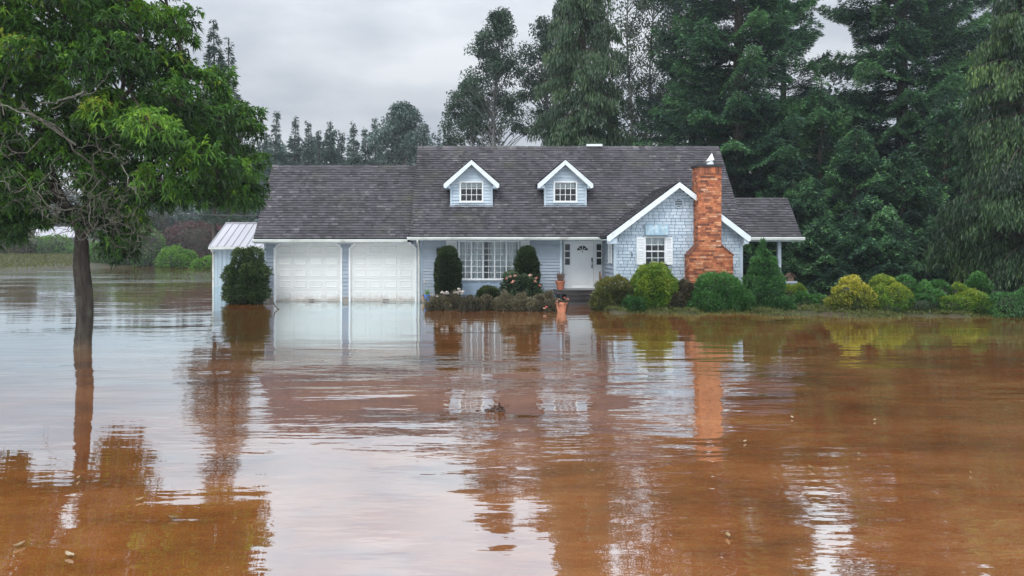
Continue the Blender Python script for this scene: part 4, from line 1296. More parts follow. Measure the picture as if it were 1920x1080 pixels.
# low bed along the front: heather mounds
for lab, px, yt, hw, Y, tn in (
        ('low brown heather mound at left end of the bed by the blue pot', 824, 555, 22, 28.2, .6), ('grey brown heather mound in front of the left yew', 852, 551, 24, 28.4, .4),
        ('dark heather mound left of the clipped ball', 884, 560, 21, 27.9, .08), ('low green brown heather mound right under the clipped ball', 918, 554, 26, 28.2, .45),
        ('rusty round heather mound left of the rose bush foot', 950, 551, 21, 28.0, .7), ('tawny round heather mound in front of the rose bush', 982, 552, 19, 27.9, .8),
        ('olive heather mound between the roses and the steps', 1028, 549, 20, 28.6, .65), ('small dark heather mound beside the flooded terracotta pot', 1018, 566, 18, 27.7, .25)):
    Y = Y
    fl = []
    if px in (824, 852): fl = [(px + random.uniform(-16, 16), yt - random.uniform(-2, 9), Y - .4) for _ in range(8)]
    if px == 1018: fl = [(1024, 577, 27.2), (1021, 579, 27.2)]
    shrub('heather_mound', lab, 'low shrub', [(px, yt, 592, hw * .82, Y, .5, 'e'), (px + hw * .55, yt + 13 + (px % 7), 598, hw * .42, Y - .35, .3, 'e'), (px - hw * .6, yt + 15 - (px % 5), 598, hw * .45, Y - .3, .3, 'e')],
          LF['heather'], 4200, .08, .03, lumpk=11, lumpa=.10, up=.5, group='low heather mounds in the front bed', flowers=fl, fm=M['petalw'] if px != 1018 else M['petal'], tone=[tn])
shrub('low_shrub', 'small dark green plant at the foot between the bronze and the clipped round shrub', 'low shrub', [(1190, 556, 604, 18, 27.2, .4, 'e')], LF['mound'], 3000, .09, .035, tone=[.12])
shrub('low_shrub', 'dark green low plant in the gap left of the dwarf spruce', 'low shrub', [(1397, 556, 606, 20, 27.2, .4, 'e')], LF['mound'], 3000, .10, .035, tone=[.1], lumpa=.12)
shrub('low_shrub', 'dark green low plant at the foot right of the dwarf spruce', 'low shrub', [(1464, 562, 604, 18, 27.2, .4, 'e')], LF['mound'], 3000, .10, .035, tone=[.08], lumpa=.12)
shrub('bronze_shrub', 'rounded bronze and olive shrub right beside the steps', 'bush', [(1152, 523, 600, 36, 28.3, .75, 'e'), (1130, 540, 598, 20, 27.9, .5, 'e'), (1176, 535, 600, 24, 28.0, .5, 'e')], LF['bronze'], 11000, .095, .045, lumpk=9, lumpa=.08, tone=[.45, .35, .4])
shrub('clipped_ball_shrub', 'large yellow green clipped round shrub under the wing window', 'bush', [(1226, 497, 600, 42, 28.0, .85, 'e'), (1222, 540, 602, 36, 27.7, .6, 'e')], LF['ball'], 14000, .13, .05, lumpk=9, lumpa=.05, tone=[.50, .12], droop=.35)
shrub('brown_shrub', 'dark brownish spreading shrub between the round shrub and the chimney', 'bush', [(1282, 533, 603, 30, 27.9, .6, 'e'), (1262, 548, 603, 24, 27.5, .5, 'e')], LF['darkbrown'], 8000, .10, .04, lumpk=8, lumpa=.08)
shrub('green_mound_shrub', 'broad mid green mounded shrub in front of the brick chimney', 'bush', [(1346, 517, 604, 47, 27.7, .9, 'e'), (1322, 545, 604, 40, 27.4, .7, 'e'), (1378, 540, 604, 30, 27.5, .6, 'e')], LF['mound'], 15000, .13, .045, lumpk=8, lumpa=.08, droop=.3, tone=[.5, .35, .35])
shrub('dwarf_spruce', 'pointed bright green dwarf spruce at the wing corner', 'conifer', [(1431, 449, 588, 41, 28.2, .78, 'c'), (1430, 530, 598, 40, 28.0, .7, 'e')], LF['cone'], 19000, .11, .04, lumpk=9, lumpa=.09, up=.5, tone=[.5, .3])
shrub('golden_shrub', 'two small yellow green balls of shrub below the porch railing', 'bush', [(1480, 537, 590, 15, 29.5, .35, 'e'), (1499, 533, 585, 13, 29.8, .35, 'e')], LF['ball'], 3600, .07, .035, lumpk=12, lumpa=.04, tone=[.5])
shrub('low_shrub', 'low spreading green shrub at the right end of the house bed', 'low shrub', [(1506, 550, 592, 22, 29.0, .5, 'e'), (1530, 560, 590, 12, 29.0, .4, 'e')], LF['mound'], 4000, .10, .04, lumpk=9, lumpa=.1)
shrub('golden_shrub', 'bright golden rounded shrub, leftmost of the row beneath the dark conifers', 'bush', [(1594, 526, 606, 33, 26.8, .6, 'e'), (1614, 538, 606, 22, 26.5, .4, 'e'), (1574, 543, 606, 17, 26.5, .4, 'e'), (1596, 553, 608, 30, 26.3, .4, 'e'), (1586, 534, 570, 14, 26.4, .3, 'e')], LF['gold'], 11000, .09, .035, lumpk=9, lumpa=.10, tone=[.55, .5, .42, .12, .6])
shrub('golden_shrub', 'yellow green cloud shaped shrub second from left in the row', 'bush', [(1656, 518, 570, 22, 27.2, .4, 'e'), (1682, 537, 608, 26, 26.5, .45, 'e'), (1648, 538, 606, 22, 26.6, .45, 'e'), (1666, 560, 610, 36, 26.3, .5, 'e'), (1668, 528, 575, 18, 26.8, .35, 'e')], LF['ball'], 10000, .09, .035, lumpk=9, lumpa=.09, tone=[.62, .72, .5, .14, .6])
shrub('green_hedge_shrub', 'dark green shrub of rounded puffs in the middle of the row', 'bush', [(1700, 522, 560, 15, 27.2, .4, 'e'), (1712, 536, 600, 15, 26.8, .4, 'e'), (1735, 534, 606, 19, 26.6, .4, 'e'), (1764, 528, 600, 22, 26.9, .4, 'e'), (1728, 555, 612, 34, 26.2, .5, 'e'), (1756, 552, 612, 26, 26.2, .45, 'e'), (1748, 540, 590, 16, 26.4, .35, 'e')], LF['mound'], 10000, .09, .035, lumpk=9, lumpa=.09, tone=[.45, .4, .6, .4, .12, .3, .65])
shrub('golden_shrub', 'mossy green and gold shrub at right end of the row by the drooping cedar', 'bush', [(1812, 543, 606, 26, 26.2, .5, 'e'), (1800, 535, 575, 16, 26.6, .4, 'e'), (1786, 560, 610, 26, 26.0, .5, 'e'), (1834, 555, 612, 22, 25.9, .45, 'e')], LF['ball'], 10000, .09, .035, lumpk=8, lumpa=.1, tone=[.7, .45, .25, .25])
shrub('low_shrub', 'dark green arching shrub behind the mossy gold one', 'bush', [(1832, 522, 600, 24, 27.4, .5, 'e')], LF['mound'], 4500, .1, .04, lumpk=8, lumpa=.1)
shrub('low_shrub', 'dark trailing shrub under the drooping cedar at the right edge', 'bush', [(1898, 545, 615, 30, 25.4, .7, 'e'), (1940, 540, 615, 35, 25.6, .8, 'e')], LF['mound'], 9000, .1, .035, lumpk=6, lumpa=.15, droop=.6, tone=[.25])

# ------------------------------------------------------------------ trees
def trunk_mesh(base, H, r0, r1=.03, n=10, wob=.15, lean=(0, 0)):
    z = np.linspace(-.5, H, n)
    p = np.stack([base[0] + wob * np.sin(z * .35 + base[0]) * (z / H).clip(0) + lean[0] * z / H, base[1] + wob * np.cos(z * .3) * (z / H).clip(0) + lean[1] * z / H, base[2] + z], 1)
    r = np.interp(z, [-.5, 0, .6, H], [r0 * 1.5, r0 * 1.25, r0, r1])
    return p, r


def conifer(name, label, px, Y, ytop, R, lm, z0=.6, nbr=150, dens=55, L=.26, W=.085, style='spruce', seed=0, r0=.35, group=None, prof=1.0, fan=.34, sag=.35, base=.1, lean=0.0, tips=.12, pexp=.8):
    g = np.random.default_rng(seed + 100)
    x0 = WX(px, Y); H = WZ(ytop, Y) - base
    root = thing(name, label, 'tree', (x0, Y, base), group)
    tp, tr = trunk_mesh((x0, Y, base), H, r0, .03, 14, .12, (lean, 0))
    t = MB(); t.tube(tp, tr, 8); tb_ = t
    f = MB()
    hs = z0 + (H - z0) * np.sort(g.random(nbr) ** 1.12)
    Ps, Ds, Rs, Ls = [], [], [], []
    for h in hs:
        u = (h - z0) / (H - z0)
        l = max(.25 if pexp < 1 else .12, R * (1 - u ** 1.05) ** pexp * prof * g.uniform(.6, 1.18) + (.12 if pexp < 1 else .03))
        if u < .08: l *= .85
        az = g.random() * 2 * pi
        out = np.array([cos(az), sin(az), 0]); perp = np.array([-sin(az), cos(az), 0])
        if style == 'spruce': a, bq, tipc = g.uniform(-.05, .3) * (1 if u > .3 else .3) + .25 * u, g.uniform(.25, .55) * (1 - u), .25
        elif style == 'weep': a, bq, tipc = g.uniform(.05, .3), g.uniform(.45, .8), .1
        else: a, bq, tipc = g.uniform(0, .5), g.uniform(.1, .4), .0
        c = np.array([np.interp(h, tp[:, 2] - base, tp[:, 0]), np.interp(h, tp[:, 2] - base, tp[:, 1]), base + h])
        def pt(s): return c + out * (l * s)[:, None] + np.array([0, 0, 1.0]) * (l * (a * s - bq * s ** 2 + tipc * s ** 4))[:, None]
        ss_ = np.linspace(0, 1, 5)
        if l > .8: tb_.tube(pt(ss_), np.linspace(.018 + .012 * l, .006, 5), 4, cap=False)
        m = int(dens * l * (1.0 + .4 * l)) + 6
        s = g.random(m) ** .6
        # side boughs at discrete stations so that gaps stay open
        nb = max(3, int(l * 3.2))
        st_ = (np.floor(s * nb) + .5 + g.normal(0, .16, m)) / nb
        lat = g.uniform(-1, 1, m)
        wd = fan * l * (1.08 - st_).clip(.05) ** .7 + .12
        P = pt(st_.clip(.02, 1.05)) + perp * (lat * wd)[:, None] + out * (np.abs(lat) * wd * .55)[:, None]
        P[:, 2] -= sag * (np.abs(lat) ** 1.5) * wd * .8
        P += g.normal(0, .045, (m, 3)); P[:, 2] += np.abs(g.normal(0, .15, m)) * (1 - np.abs(lat)) if style == 'spruce' else 0
        br = g.normal(0, .20)
        if style == 'weep':
            dz = g.random(m) ** 1.2 * g.uniform(.45, .95) * min(1.0, .35 + l * .4)
            P[:, 2] -= dz
            D = np.stack([g.normal(0, .22, m), g.normal(0, .22, m), -np.ones(m)], 1) + out * .15
            R_ = .45 + br + .15 * g.normal(size=m)
            Ll = L * g.uniform(.7, 1.5, m)
        else:
            D = out * .8 + perp[None, :] * (np.sign(lat) * .75)[:, None] + g.normal(0, .38, (m, 3)); D[:, 2] += .05 - .15 * np.abs(lat)
            R_ = .40 + br + .14 * g.normal(size=m) + tips * 2.2 * ((st_ > .74) | (np.abs(lat) > .8)) * g.random(m)
            Ll = L * g.uniform(.6, 1.3, m)
        Ps.append(P); Ds.append(D); Rs.append(R_); Ls.append(Ll)
    # leader
    m = 60; zz = g.random(m)
    Ps.append(np.stack([np.full(m, tp[-1, 0]), np.full(m, tp[-1, 1]), base + H - 1.3 * zz], 1)); D = g.normal(0, .5, (m, 3)); D[:, 2] += .5
    Ds.append(D); Rs.append(np.full(m, .5)); Ls.append(np.full(m, L) * (.5 + .6 * zz))
    P, D, R_, Ll = np.concatenate(Ps), np.concatenate(Ds), np.concatenate(Rs), np.concatenate(Ls)
    k = P[:, 2] > base + .15
    leaf_cards(P[k], D[k], Ll[k], W, R_[k], f, .12 if style != 'weep' else 0.0)
    tb_.build('trunk', M['cbark'], root, smooth=True)
    f.build('crown', lm, root)
    return root


def broadleaf(name, label, px, Y, ytop, hw, ybot, lm, nclump=60, per=130, L=.2, W=.11, cr=.9, seed=0, group=None, base=.1, bark=None, r0=.22, shape=1.0, lean=0, flat=.75, keepy=None):
    g = np.random.default_rng(seed + 500)
    x0 = WX(px, Y); H = WZ(ytop, Y) - base; zb = WZ(ybot, Y) - base; R = hw * Y / F
    root = thing(name, label, 'tree', (x0, Y, base), group)
    tp, tr = trunk_mesh((x0, Y, base), H * .95, r0, .025, 12, .35, (lean, 0))
    t = MB(); t.tube(tp, tr, 8); f = MB()
    for _ in range(nclump):
        u = g.random() ** .9
        z = zb + (H - zb - cr * .5) * u
        rr = R * np.interp(u, [0, .15, .4, .7, 1], [.75, .95, 1.0, .72, .12]) * shape * (1 + .28 * sin(z * 2.1 + seed) + .15 * sin(z * 4.7 + seed * 2))
        az = g.random() * 2 * pi; q = math.sqrt(g.random())
        cx = np.interp(z, tp[:, 2] - base, tp[:, 0])
        c = np.array([cx + cos(az) * q * rr, Y + sin(az) * q * rr, base + z])
        zs = max(.3, z - q * rr * g.uniform(.7, 1.3))
        s = np.array([np.interp(zs, tp[:, 2] - base, tp[:, 0]), np.interp(zs, tp[:, 2] - base, tp[:, 1]), base + zs])
        mid = s * .45 + c * .55 + np.array([0, 0, .15 * q])
        t.tube([s, mid, c], [.03 + .02 * q, .025, .008], 5, cap=False)
        for _s in range(3):
            e = c + unit(1)[0] * cr * .8
            t.tube([c * .7 + mid * .3, e], [.012, .004], 3, cap=False)
        m = int(per * g.uniform(.5, 1.4)); rad = cr * g.uniform(.55, 1.1)
        v = g.normal(size=(m, 3)); v /= np.linalg.norm(v, axis=1, keepdims=True)
        P = c + v * np.array([1, 1, flat]) * (rad * g.random(m) ** .45)[:, None]
        D = v * .4 + g.normal(0, .6, (m, 3)); D[:, 2] -= .25
        leaf_cards(P, D, L * g.uniform(.6, 1.2, m), W, .45 + g.normal(0, .14) + .17 * g.normal(size=m), f, .2)
    t.build('trunk', bark or M['ptrunk'], root, smooth=True)
    f.build('crown', lm, root)
    return root


# right side, from left to right
conifer('fir_tree', 'slim pointed fir left of the tall cottonwood above the roof', 838, 66, 205, 1.7, LF['far'], nbr=150, seed=1, r0=.2, L=.26, W=.09, pexp=1.2)
broadleaf('cottonwood_tree', 'tallest airy cottonwood rising over the left dormer side of the roof', 930, 60, 12, 74, 262, LF['cotton'], 170, 105, .22, .12, .8, 2, r0=.26)
broadleaf('cottonwood_tree', 'second airy cottonwood partly hidden by the drooping cedar', 1028, 63, 22, 60, 250, LF['cotton'], 120, 105, .22, .12, .8, 3, r0=.24)
broadleaf('cottonwood_tree', 'low bushy cottonwood behind the roof ridge between fir and cedar', 885, 64, 150, 48, 290, LF['cotton'], 80, 110, .22, .12, .8, 4, r0=.2)
conifer('weeping_cedar', 'tall drooping cedar with hanging sprays behind the house roof', 1095, 46, -300, 3.7, LF['weep'], z0=1.0, nbr=330, dens=75, L=.28, W=.06, style='weep', seed=5, r0=.36, fan=.3)
for lab, px, yt, hw, sd_ in (('thin leafy alder close right of the drooping cedar', 1182, -160, 46, 11), ('thin leafy alder in the middle of the gap by the spruce', 1222, -140, 46, 12), ('thin alder brushing the left side of the great spruce', 1262, -190, 46, 13)):
    broadleaf('alder_tree', lab, px, 58, yt, hw, 262, LF['alder'], 95, 95, .2, .12, .95, sd_, r0=.15, group='thin alders behind the house')
conifer('spruce_tree', 'great dark spruce right behind the chimney end of the roof', 1385, 42, -560, 5.6, LF['spruce'], z0=1.0, nbr=330, dens=165, L=.19, W=.055, seed=21, r0=.42, tips=.26, fan=.30, sag=.5)
conifer('spruce_tree', 'great dark spruce with ragged limbs standing against the sky on the right', 1690, 43, -520, 6.0, LF['spruce'], z0=1.0, nbr=300, dens=165, L=.19, W=.055, seed=22, r0=.42, tips=.26, fan=.30, sag=.5)
conifer('spruce_tree', 'dark spruce tucked behind the left flank of the great spruce', 1300, 50, -420, 4.6, LF['spruce'], z0=1.0, nbr=240, dens=120, L=.22, W=.062, seed=25, r0=.35, tips=.16, fan=.42)
conifer('spruce_tree', 'dark spruce behind the gap between the two great spruces', 1468, 54, -240, 4.4, LF['spruce'], z0=1.0, nbr=220, dens=110, L=.22, W=.065, seed=26, r0=.35, tips=.16, fan=.42)
conifer('spruce_tree', 'dark spruce behind the right flank of the ragged spruce', 1790, 52, -300, 4.6, LF['spruce'], z0=1.0, nbr=230, dens=110, L=.22, W=.065, seed=27, r0=.35, tips=.16, fan=.42)
for i, (lab, px, yt, R_, Y) in enumerate((
        ('mid height hemlock filling the gap between the two great spruces', 1535, 150, 3.2, 40), ('bushy hemlock just right of the porch roof', 1490, 300, 2.7, 37),
        ('bright tipped hemlock left of centre under the ragged spruce', 1600, 250, 3.0, 37.5), ('bright tipped hemlock in front of the ragged spruce trunk', 1690, 285, 2.8, 36),
        ('broad hemlock before the drooping cedar at the right', 1775, 190, 3.2, 37), ('low hemlock behind the gold shrubs', 1640, 380, 2.2, 33.5),
        ('low hemlock between ragged spruce and drooping cedar', 1790, 390, 2.2, 33.5), ('low hemlock close to the porch corner', 1545, 420, 1.9, 35))):
    conifer('hemlock_tree', lab, px, Y, yt, R_, LF['hemlock'], z0=.5, nbr=int(70 + 6 * (WZ(yt, Y))), dens=210, L=.155, W=.045, seed=30 + i, r0=.22, group='hemlocks on the right', tips=.2, sag=.5)
conifer('spruce_tree', 'pale distant spruce seen between ragged spruce and right drooping cedar', 1862, 58, -60, 4.0, LF['far'], z0=1, nbr=150, dens=45, seed=41, r0=.3)
conifer('weeping_cedar', 'bright drooping cedar with hanging sprays at the right edge', 1925, 29.5, -260, 2.9, LF['weepb'], z0=1.3, nbr=300, dens=150, L=.2, W=.042, style='weep', seed=42, r0=.28, fan=.3)
# dark backing wood behind the right group
def wood(name, x0, x1, y0, y1, h0, h1, count, lm, seed, zf=None, leaf=(.7, .22), per=150):
    g = np.random.default_rng(seed); f = MB()
    for _ in range(count):
        x, y = g.uniform(x0, x1), g.uniform(y0, y1)
        H = g.uniform(h0, h1); R = H * g.uniform(.13, .2)
        zb = float(zf(np.array([x]), np.array([y]))[0]) if zf else 0.1
        u = g.random(per) ** .8; az = g.random(per) * 2 * pi
        rr = R * (1 - u) * np.sqrt(g.random(per)) * 1.2 + .1
        P = np.stack([x + rr * np.cos(az), y + rr * np.sin(az), zb + u * H - rr * .25], 1)
        D = np.stack([np.cos(az), np.sin(az), g.normal(-.1, .35, per)], 1)
        leaf_cards(P, D, leaf[0] * g.uniform(.5, 1.2, per), leaf[1], .4 + g.normal(0, .15) + .15 * g.normal(size=per), f, .15)
    o = f.build(name, lm)
    return tag(o, None, None, None, 'stuff')


o = wood('back_wood', 9, 40, 52, 66, 9, 15, 70, LF['spruce'], 1, per=900, leaf=(.5, .16)); tag(o, 'dense dark wood standing behind the great spruces on the right', 'woodland')
o = wood('back_wood', -6, 12, 66, 80, 6, 10, 45, LF['far'], 2, per=500, leaf=(.55, .18)); tag(o, 'low dark wood behind the roof ridge under the cottonwoods', 'woodland')
# misty firs beyond the garage roof
for i, (px, yt, R_, Y, lab) in enumerate((
        (518, 212, 4.0, 92, 'slim misty fir, leftmost behind the garage roof ridge'), (552, 221, 3.9, 95, 'slim misty fir second from left behind the garage ridge'),
        (578, 230, 3.4, 94, 'short slim misty fir just right of the second one'), (620, 228, 4.8, 98, 'broad misty fir above the middle of the garage ridge'),
        (662, 232, 4.2, 96, 'dark misty fir right of the broad one'), (704, 224, 4.8, 104, 'pale misty fir left of the bushy crown'), (598, 246, 2.8, 99, 'low misty fir wedged left of the broad one'), (642, 250, 2.8, 101, 'low misty fir wedged between the broad and the dark one'), (684, 244, 2.6, 99, 'low misty fir right of the dark one'), (500, 250, 2.8, 97, 'low misty fir half hidden by the big leafy tree'))):
    conifer('misty_fir', lab, px, Y, yt, R_, LF['haze_tint'], z0=.8, nbr=210, dens=40, L=.34, W=.12, pexp=1.25, seed=60 + i, r0=.25, base=.8, group='misty firs behind the garage roof')
broadleaf('misty_cottonwood', 'misty bushy cottonwood left of the main roof ridge end', 754, 96, 190, 46, 300, LF['haze_tint'], 100, 140, .36, .2, 1.3, 70, base=.8)
conifer('misty_fir', 'pale low misty fir peeping beside the main roof gable', 800, 108, 232, 2.8, LF['haze_tint'], z0=.8, nbr=170, dens=40, L=.34, W=.12, pexp=1.2, seed=71, r0=.25, base=.8, group='misty firs behind the garage roof')
o = wood('far_wood', -36, -4, 106, 126, 13, 19.5, 130, LF['haze_tint'], 3, per=520, leaf=(.75, .25)); tag(o, 'misty continuous fir wood beyond the garage', 'woodland')
# two thin firs over the big tree
conifer('thin_fir', 'taller thin dark fir top showing beside the big leafy tree', 402, 62, 38, 2.9, LF['far'], z0=6, nbr=190, dens=46, L=.28, W=.09, pexp=1.1, seed=80, r0=.2)
conifer('thin_fir', 'shorter leaning thin fir right of the taller thin one', 441, 60, 72, 2.2, LF['far'], z0=4, nbr=120, dens=40, L=.28, W=.09, pexp=1.1, seed=81, r0=.17, lean=-.5)

# left middle ground across the water
o = wood('hill_wood', -200, 30, 150, 260, 7, 14, 700, LF['far'], 4, zf=hill_z, per=130, leaf=(1.6, .6)); tag(o, 'hazy wooded hillside behind the flood on the left', 'woodland')


def bush(name, label, px, yt, yb, hw, Y, lm, n=4500, L=.3, W=.14, tone=.42, cat='bush', sub=4, seed=0):
    g = random.Random(seed); hw *= 1.08
    bl = [(px, yt, yb + 8, hw, Y, hw * Y / F * .8, 'e')]
    for _ in range(sub):
        bl.append((px + g.uniform(-.7, .7) * hw, yt + (yb - yt) * g.uniform(.12, .5), yb + 8, hw * g.uniform(.35, .55), Y - g.uniform(.5, 1.0) * hw * Y / F * .4, hw * Y / F * .4, 'e'))
    return shrub(name, label, cat, bl, lm, n, L, W, lumpk=2.2, lumpa=.3, tone=[tone + g.uniform(-.08, .08) for _ in range(3)])


bush('olive_bush', 'olive yellow bush at the far left edge beyond the grass', 20, 428, 492, 48, 106, LF['olive'], seed=1)
bush('green_bush', 'dark green bush before the far white roof', 98, 444, 492, 42, 108, LF['green'], seed=2)
bush('green_bush', 'green bush just right of the big tree trunk over the water', 196, 452, 500, 38, 88, LF['green'], seed=3)
bush('green_bush', 'tall dark green bush behind the right part of the big tree', 262, 425, 502, 46, 90, LF['green'], seed=4, tone=.3)
bush('lime_bush', 'bright green bush at the far waterline left of the shed', 332, 468, 504, 32, 84, LF['lime'], seed=5)
bush('lime_bush', 'small bright green bush touching the shed wall', 386, 484, 506, 18, 80, LF['lime'], seed=6, n=2500)
bush('purple_tree', 'dark purple leaved tree with rounded crown left of the shed', 372, 414, 500, 62, 95, LF['purple'], n=9000, tone=.5, cat='tree', seed=7, sub=7)
bush('evergreen_tree', 'round blue green tree behind the purple tree', 440, 366, 500, 55, 108, LF['far'], n=7000, L=.5, W=.2, cat='tree', seed=8, sub=6)
bush('evergreen_tree', 'pale blue green tree behind the left side of the purple tree', 300, 385, 500, 50, 118, LF['far'], n=7000, L=.5, W=.2, cat='tree', seed=9, sub=6, tone=.6)
bush('evergreen_tree', 'tall hazy tree between the big leafy tree and the garage roof', 492, 300, 500, 32, 100, LF['far'], n=7000, L=.5, W=.2, cat='tree', seed=10, sub=6, tone=.5)
# far house
fh = thing('distant_house', 'low distant house with long pale metal roof behind the left bushes', 'house', (WX(90, 116), 116, .5))
b = MB(); b.box(WX(45, 116), WX(135, 116), 116, 124, 0, WZ(446, 116)); b.build('wall', M['farwall'], fh)
b = MB(); b.hexa([(WX(62, 115), 115.2, WZ(446, 115)), (WX(140, 115), 115.2, WZ(446, 115)), (WX(137, 120), 120, WZ(427, 120)), (WX(70, 120), 120, WZ(427, 120))] + [(WX(62, 115), 115.2, WZ(446, 115) + .15), (WX(140, 115), 115.2, WZ(446, 115) + .15), (WX(137, 120), 120, WZ(427, 120) + .15), (WX(70, 120), 120, WZ(427, 120) + .15)])
b.build('roof', M['metalroof'], fh)
b = MB(); frame_rect(b, WX(45, 115.9), WX(56, 115.9), WZ(458, 115.9), WZ(451, 115.9), .12, 115.9, 115.99); b.build('window', M['white'], fh)
# power line
b = MB()
p0, p1 = np.array([WX(-120, 62), 62, WZ(318, 62)]), np.array([WX(520, 40), 40, WZ(404, 40)])
tt = np.linspace(0, 1, 40)[:, None]
pts = p0 + (p1 - p0) * tt; pts[:, 2] -= 1.0 * (4 * tt[:, 0] * (1 - tt[:, 0]))
b.tube(pts, .02, 4)
tag(b.build('power_line', M['dark'], origin=tuple(p0)), 'thin power line sagging across the left towards the garage', 'cable')

# ------------------------------------------------------------------ the big leafy tree standing in the water
TY = 17.3
tx = WX(152, TY)
big = thing('leafy_tree', 'big broadleaf tree with grey trunk standing in the flood at left', 'tree', (tx, TY, 0))
def P3(px, py, dy=0.0):
    Y = TY + dy
    return np.array([WX(px, Y), Y, WZ(py, Y)])


tk = MB()
main = [P3(150, 700), P3(151, 655), P3(155, 600), P3(153, 550), P3(148, 500), P3(151, 455), P3(157, 420)]
def smooth_path(pts, k=5):
    pts = np.array(pts); n = len(pts); t = np.linspace(0, n - 1, (n - 1) * k + 1)
    out = []
    for v in t:
        i = min(int(v), n - 2); u = v - i
        p0_, p1_, p2_, p3_ = pts[max(i - 1, 0)], pts[i], pts[i + 1], pts[min(i + 2, n - 1)]
        out.append(.5 * ((2 * p1_) + (-p0_ + p2_) * u + (2 * p0_ - 5 * p1_ + 4 * p2_ - p3_) * u * u + (-p0_ + 3 * p1_ - 3 * p2_ + p3_) * u ** 3))
    return np.array(out)
mp_ = smooth_path(main)
def ridged(mb, path, rad, n, amp, seed):
    q = np.random.default_rng(seed)
    tt = np.linspace(0, len(path) - 1, len(path) * 5); path = np.stack([np.interp(tt, np.arange(len(path)), path[:, i]) for i in range(3)], 1)
    rad = np.interp(tt, np.arange(len(rad)), rad)
    k0 = len(mb.V); mb.tube(path, rad, n)
    V = mb.V[k0].reshape(len(path), n, 3)
    th = np.arange(n) * 2 * pi / n
    ph = np.cumsum(q.normal(0, .09, len(path)))
    prof = sum(q.uniform(.4, 1) * np.sin(f * th[None, :] + q.uniform(0, 6) + ph[:, None] * f * .5 + .6 * np.sin(path[:, 2] * q.uniform(2, 5))[:, None]) for f in (3, 7, 11, 16))
    prof = prof / 2.2 + q.normal(0, .35, prof.shape)
    V += (V - path[:, None, :]) * (prof * amp)[..., None]
    mb.V[k0] = V.reshape(-1, 3)


ridged(tk, mp_, np.interp(np.linspace(0, 1, len(mp_)), [0, .2, .4, .8, 1], [.155, .145, .13, .118, .14]), 40, .065, 1)
# second stem fused at the base
s2 = smooth_path([P3(161, 690, .02), P3(161, 640, .02), P3(165, 590, .04), P3(164, 545, .04), P3(159, 500, .02), P3(157, 450, .0)])
ridged(tk, s2, np.linspace(.125, .095, len(s2)), 32, .07, 2)
tk.build('trunk', M['bark'], big, smooth=True)
limbs = [
    [(154, 440, 0), (128, 395, .1), (108, 350, .2), (92, 300, .4), (60, 210, .6), (40, 90, .5), (30, -60, .3)],
    [(156, 430, 0), (165, 370, 0), (160, 280, -.2), (130, 180, -.5), (120, 60, -.4), (130, -120, -.2)],
    [(158, 430, 0), (190, 370, .2), (205, 290, .5), (230, 190, .6), (225, 60, .4), (200, -140, .2)],
    [(160, 432, 0), (205, 392, -.3), (255, 330, -.8), (310, 260, -1.2), (345, 170, -1.2), (330, 60, -.8), (290, -80, -.4)],
    [(160, 430, 0), (225, 385, .5), (300, 350, 1.0), (380, 320, 1.3), (440, 290, 1.2)],
    [(156, 430, 0), (110, 365, -.8), (50, 300, -1.5), (-30, 250, -1.9), (-120, 200, -2)],
    [(156, 430, 0), (120, 380, .9), (60, 330, 1.6), (-40, 290, 2.2), (-150, 260, 2.2)],
    [(158, 425, 0), (180, 330, -.9), (200, 240, -1.6), (250, 150, -2), (270, 20, -1.6)],
    [(158, 425, 0), (170, 320, 1.0), (190, 230, 1.8), (160, 120, 2.2), (150, -20, 2.0)],
    [(200, 385, -.2), (260, 380, -.9), (330, 370, -1.3), (410, 360, -1.2)]]
lm_ = MB(); nodes = []
for li in limbs:
    p = smooth_path([P3(*q) for q in li], 6)
    p += rng.normal(0, .02, p.shape) * np.linspace(0, 1, len(p))[:, None]
    lm_.tube(p, np.linspace(.105, .02, len(p)), 7)
    nodes.append(p[4:])
nodes = np.concatenate(nodes)
poly = np.array([(-330, -120), (-200, -330), (60, -420), (250, -330), (330, -150), (352, 0), (360, 55), (342, 100), (420, 122), (438, 175), (482, 205), (474, 255), (490, 300), (470, 330), (494, 368),
                 (470, 392), (405, 386), (350, 378), (275, 398), (262, 440), (222, 492), (190, 470), (178, 415), (150, 352), (112, 318), (74, 332), (96, 382), (62, 425), (0, 452), (-120, 430), (-330, 350)], float)


def in_poly(x, y, P):
    ins = False; n = len(P); j = n - 1
    for i in range(n):
        if (P[i][1] > y) != (P[j][1] > y) and x < (P[j][0] - P[i][0]) * (y - P[i][1]) / (P[j][1] - P[i][1]) + P[i][0]: ins = not ins
        j = i
    return ins


def edge_d(x, y, P):
    d = 1e9; n = len(P)
    for i in range(n):
        a, b = P[i], P[(i + 1) % n]; ab = b - a
        t_ = max(0, min(1, ((x - a[0]) * ab[0] + (y - a[1]) * ab[1]) / (ab @ ab)))
        q = a + ab * t_; d = min(d, math.hypot(x - q[0], y - q[1]))
    return d


